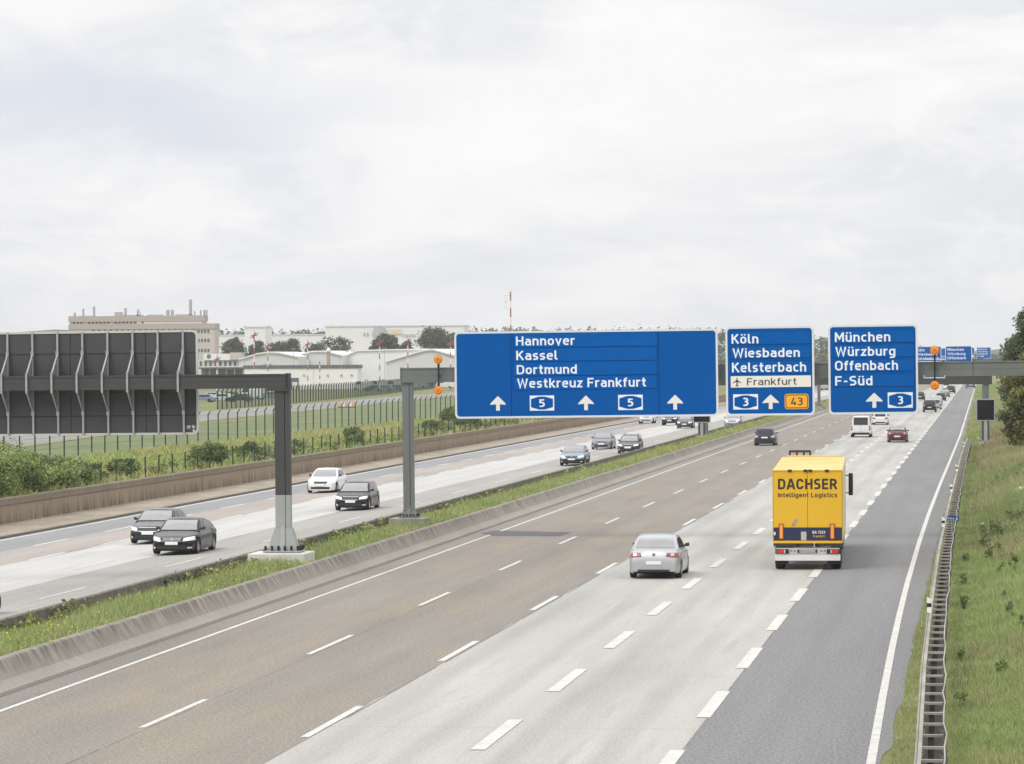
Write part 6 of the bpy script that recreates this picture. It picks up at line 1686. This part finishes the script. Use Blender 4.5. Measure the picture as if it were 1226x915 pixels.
P = samp(150000, -.35, 4.2, 95, 430, 33, 1.15)
P = P[P[:, 0] < .35 + P[:, 1] * .0115]
P[:, 2] = np.interp(P[:, 0], GX, GZ)
pt = noise2(P[:, 0], P[:, 1], 11, 4); pt2 = noise2(P[:, 0], P[:, 1], 30, 6)
rr = RNG.random(len(P)) + pt * .5
tall = np.clip((P[:, 0] + .35) / .5, 0, 1) * np.clip((P[:, 1] - 112) / 45, .25, 1)
mix = np.where(rr < .18, 0, np.where(rr < .38, 1, np.where(rr < .78, 2, 3)))
band = np.exp(-((P[:, 1] - 158 - 6 * P[:, 0]) / 11) ** 2) + .8 * np.exp(-((P[:, 1] - 208) / 10) ** 2)
mix = np.where(RNG.random(len(P)) < band * .9, 1, mix); mix = np.where(tall < .35, np.where(rr < .6, 0, np.where(rr < .85, 1, 2)), mix)
grass('rough_grass', P, .18, .62, .024, [GM['a'], GM['b'], GM['c'], GM['d']], 34, lean=.4, mix=mix, hmap=.35 + tall * (1 + .5 * pt))
P = samp(60000, -.30, 2.1, 56, 125, 35, 1.0); P[:, 2] = np.interp(P[:, 0], GX, GZ)
P = P[P[:, 0] < .35 + P[:, 1] * .0115]
rr = RNG.random(len(P)) + noise2(P[:, 0], P[:, 1], 6, 9) * .5
grass('verge_grass', P, .05, .22, .016, [GM['a'], GM['b'], GM['c']], 36, lean=.5, mix=np.where(rr < .5, 0, np.where(rr < .85, 1, 2)))
P = samp(40000, -1.75, 9, 315, 900, 37, 1.2); P[:, 2] = np.interp(P[:, 0], GX, GZ); rr = RNG.random(len(P)) + .5 * noise2(P[:, 0], P[:, 1], 25, 3)
grass('rough_grass', P, .15, .5, .05, [GM['a'], GM['b'], GM['c']], 38, lean=.5, mix=np.where(rr < .4, 0, np.where(rr < .7, 1, 2)))
# single weed tufts in the mown strip
gg = random.Random(4)
wp = [(-.62, 88, .45), (-.60, 106, .5), (-.70, 118, .4), (-.68, 131, .5), (.55, 122, .45), (.75, 100, .5), (.95, 96, .45), (1.0, 121, .6), (.62, 108, .35), (.35, 84, .35), (1.1, 88, .4), (.05, 142, .3), (.20, 131, .45), (-.55, 77, .35)]
labs = ['beside the rail nearest the camera', 'by the rail under the nearest marker post', 'by the rail midway', 'by the rail near the blue location sign']
bl = [(x + gg.gauss(0, .06), y + gg.gauss(0, .3), ground_z(x) + h * gg.uniform(.2, .9), .07, .2, h * .28) for x, y, h in wp for _ in range(5)]
cards('verge_weeds', bl, 2600, .045, [LM['bluegreen'], LM['mid'], GM['b'], GM['b']], None, shell=.1, kind='stuff', seed=44, up=-.3)
# dry stalks and seed heads standing out of the verge
gg = np.random.default_rng(77); cl = np.stack([gg.uniform(-.7, 2.0, 60), gg.uniform(70, 300, 60)], 1); ii = gg.integers(0, 60, 3000)
P = np.stack([cl[ii, 0] + gg.normal(size=3000) * .18, cl[ii, 1] + gg.normal(size=3000) * 1.1, np.zeros(3000)], 1)
rx_ = np.interp(P[:, 1], [c_[0] for c_ in ctrl], [c_[1] for c_ in ctrl]); P = P[P[:, 0] > rx_ + .55]; P[:, 2] = np.interp(P[:, 0], GX, GZ)
grass('seed_grass', P, .2, .6, .012, [GM['d'], GM['c'], GM['b'], GM['d']], 78, lean=.22)
# dark low undergrowth in two bands across the bank
gg = random.Random(8); bl = []
for _ in range(150):
    x = gg.uniform(-.1, 2.6); y = 143 + 7.5 * x + gg.gauss(0, 5) if gg.random() < .65 else 196 + 5 * x + gg.gauss(0, 5)
    bl.append((x, y, ground_z(x) + gg.uniform(.1, .5), .16, .8, gg.uniform(.14, .30)))
cards('undergrowth', bl, 15000, .055, [LM['mid'], LM['bluegreen'], GM['b'], LM['dark']], None, shell=.1, kind='stuff', seed=45)
# wild yellow-green strip behind the retaining wall
P = samp(60000, -64, -49.0, 165, 560, 41, 1.2); P[:, 2] = np.interp(P[:, 0], GX, GZ)
pt = noise2(P[:, 0], P[:, 1], 22, 7); rr = RNG.random(len(P)) + pt * .55
ym = leaf_mat('grass_yellow', (.36, .35, .10), (.46, .43, .16), .3, .85, .3)
mix = np.where(rr < .30, 0, np.where(rr < .48, 1, np.where(rr < .80, 3, 2)))
grass('wild_grass', P, .10, .55, .10, [GM['a'], GM['b'], GM['c'], ym], 42, lean=.7, mix=mix, hmap=1 + .4 * pt)

# ragged weeds along the foot of the posts behind the wall
gg = random.Random(21); bl = []
for _ in range(420):
    y = 190 + 340 * gg.random(); x = -49.45 - abs(gg.gauss(0, 1.4))
    if noise2(np.array([x]), np.array([y]), 16, 12)[0] < -.12: continue
    h = gg.uniform(.12, .5) * (1.5 if gg.random() < .15 else 1); bl.append((x, y, ground_z(x) + h * .7, gg.uniform(.2, .5), gg.uniform(.5, 1.8), h))
cards('wild_weeds', bl, 26000, .085, [LM['fresh'], LM['bluegreen'], GM['a'], GM['d'], LM['mid']], None, shell=.1, kind='stuff', seed=46, up=.4)

# pale stones lying in the rough grass
for i, (px_, py_, s, lab) in enumerate(((1222, 588, .30, 'larger pale stone in the rough grass at the right picture edge'), (1215.5, 601, .22, 'smaller pale stone just below the larger one'), (1176.5, 628, .13, 'tiny white stone where mown and rough grass meet'))):
    d = _F + _R * ((px_ - IMG_W / 2) / FPX) + _U * ((IMG_H / 2 - py_) / FPX); z = .3
    for _ in range(30): p = CAM + d * ((z - CAM_H) / d.z); z = ground_z(p.x) + .25
    bm = bmesh.new(); bmesh.ops.create_icosphere(bm, subdivisions=2, radius=s)
    gg = random.Random(i)
    for v_ in bm.verts: v_.co *= gg.uniform(.82, 1.1); v_.co.z *= .8
    me = bpy.data.meshes.new('stone'); bm.to_mesh(me); bm.free()
    o = link_mesh('stone', me, None, mat('pale_stone', (.62, .58, .54), .85)); o.location = (p.x, p.y, z); tag(o, lab, 'stone')

# ------------------------------------------------------------------ thin summer haze over the far ground
hm = bpy.data.materials.new('haze_air'); hm.use_nodes = True
hn = hm.node_tree; hn.nodes.remove(hn.nodes['Principled BSDF'])
pv = hn.nodes.new('ShaderNodeVolumePrincipled'); pv.inputs['Color'].default_value = (.93, .95, 1, 1); pv.inputs['Density'].default_value = .00013; pv.inputs['Anisotropy'].default_value = .2
hn.links.new(pv.outputs[0], hn.nodes['Material Output'].inputs['Volume'])
mb = MB(); mb.box(-3600, 3600, -300, 3800, -12, 60)
tag(mb.build('haze', hm), kind='stuff')
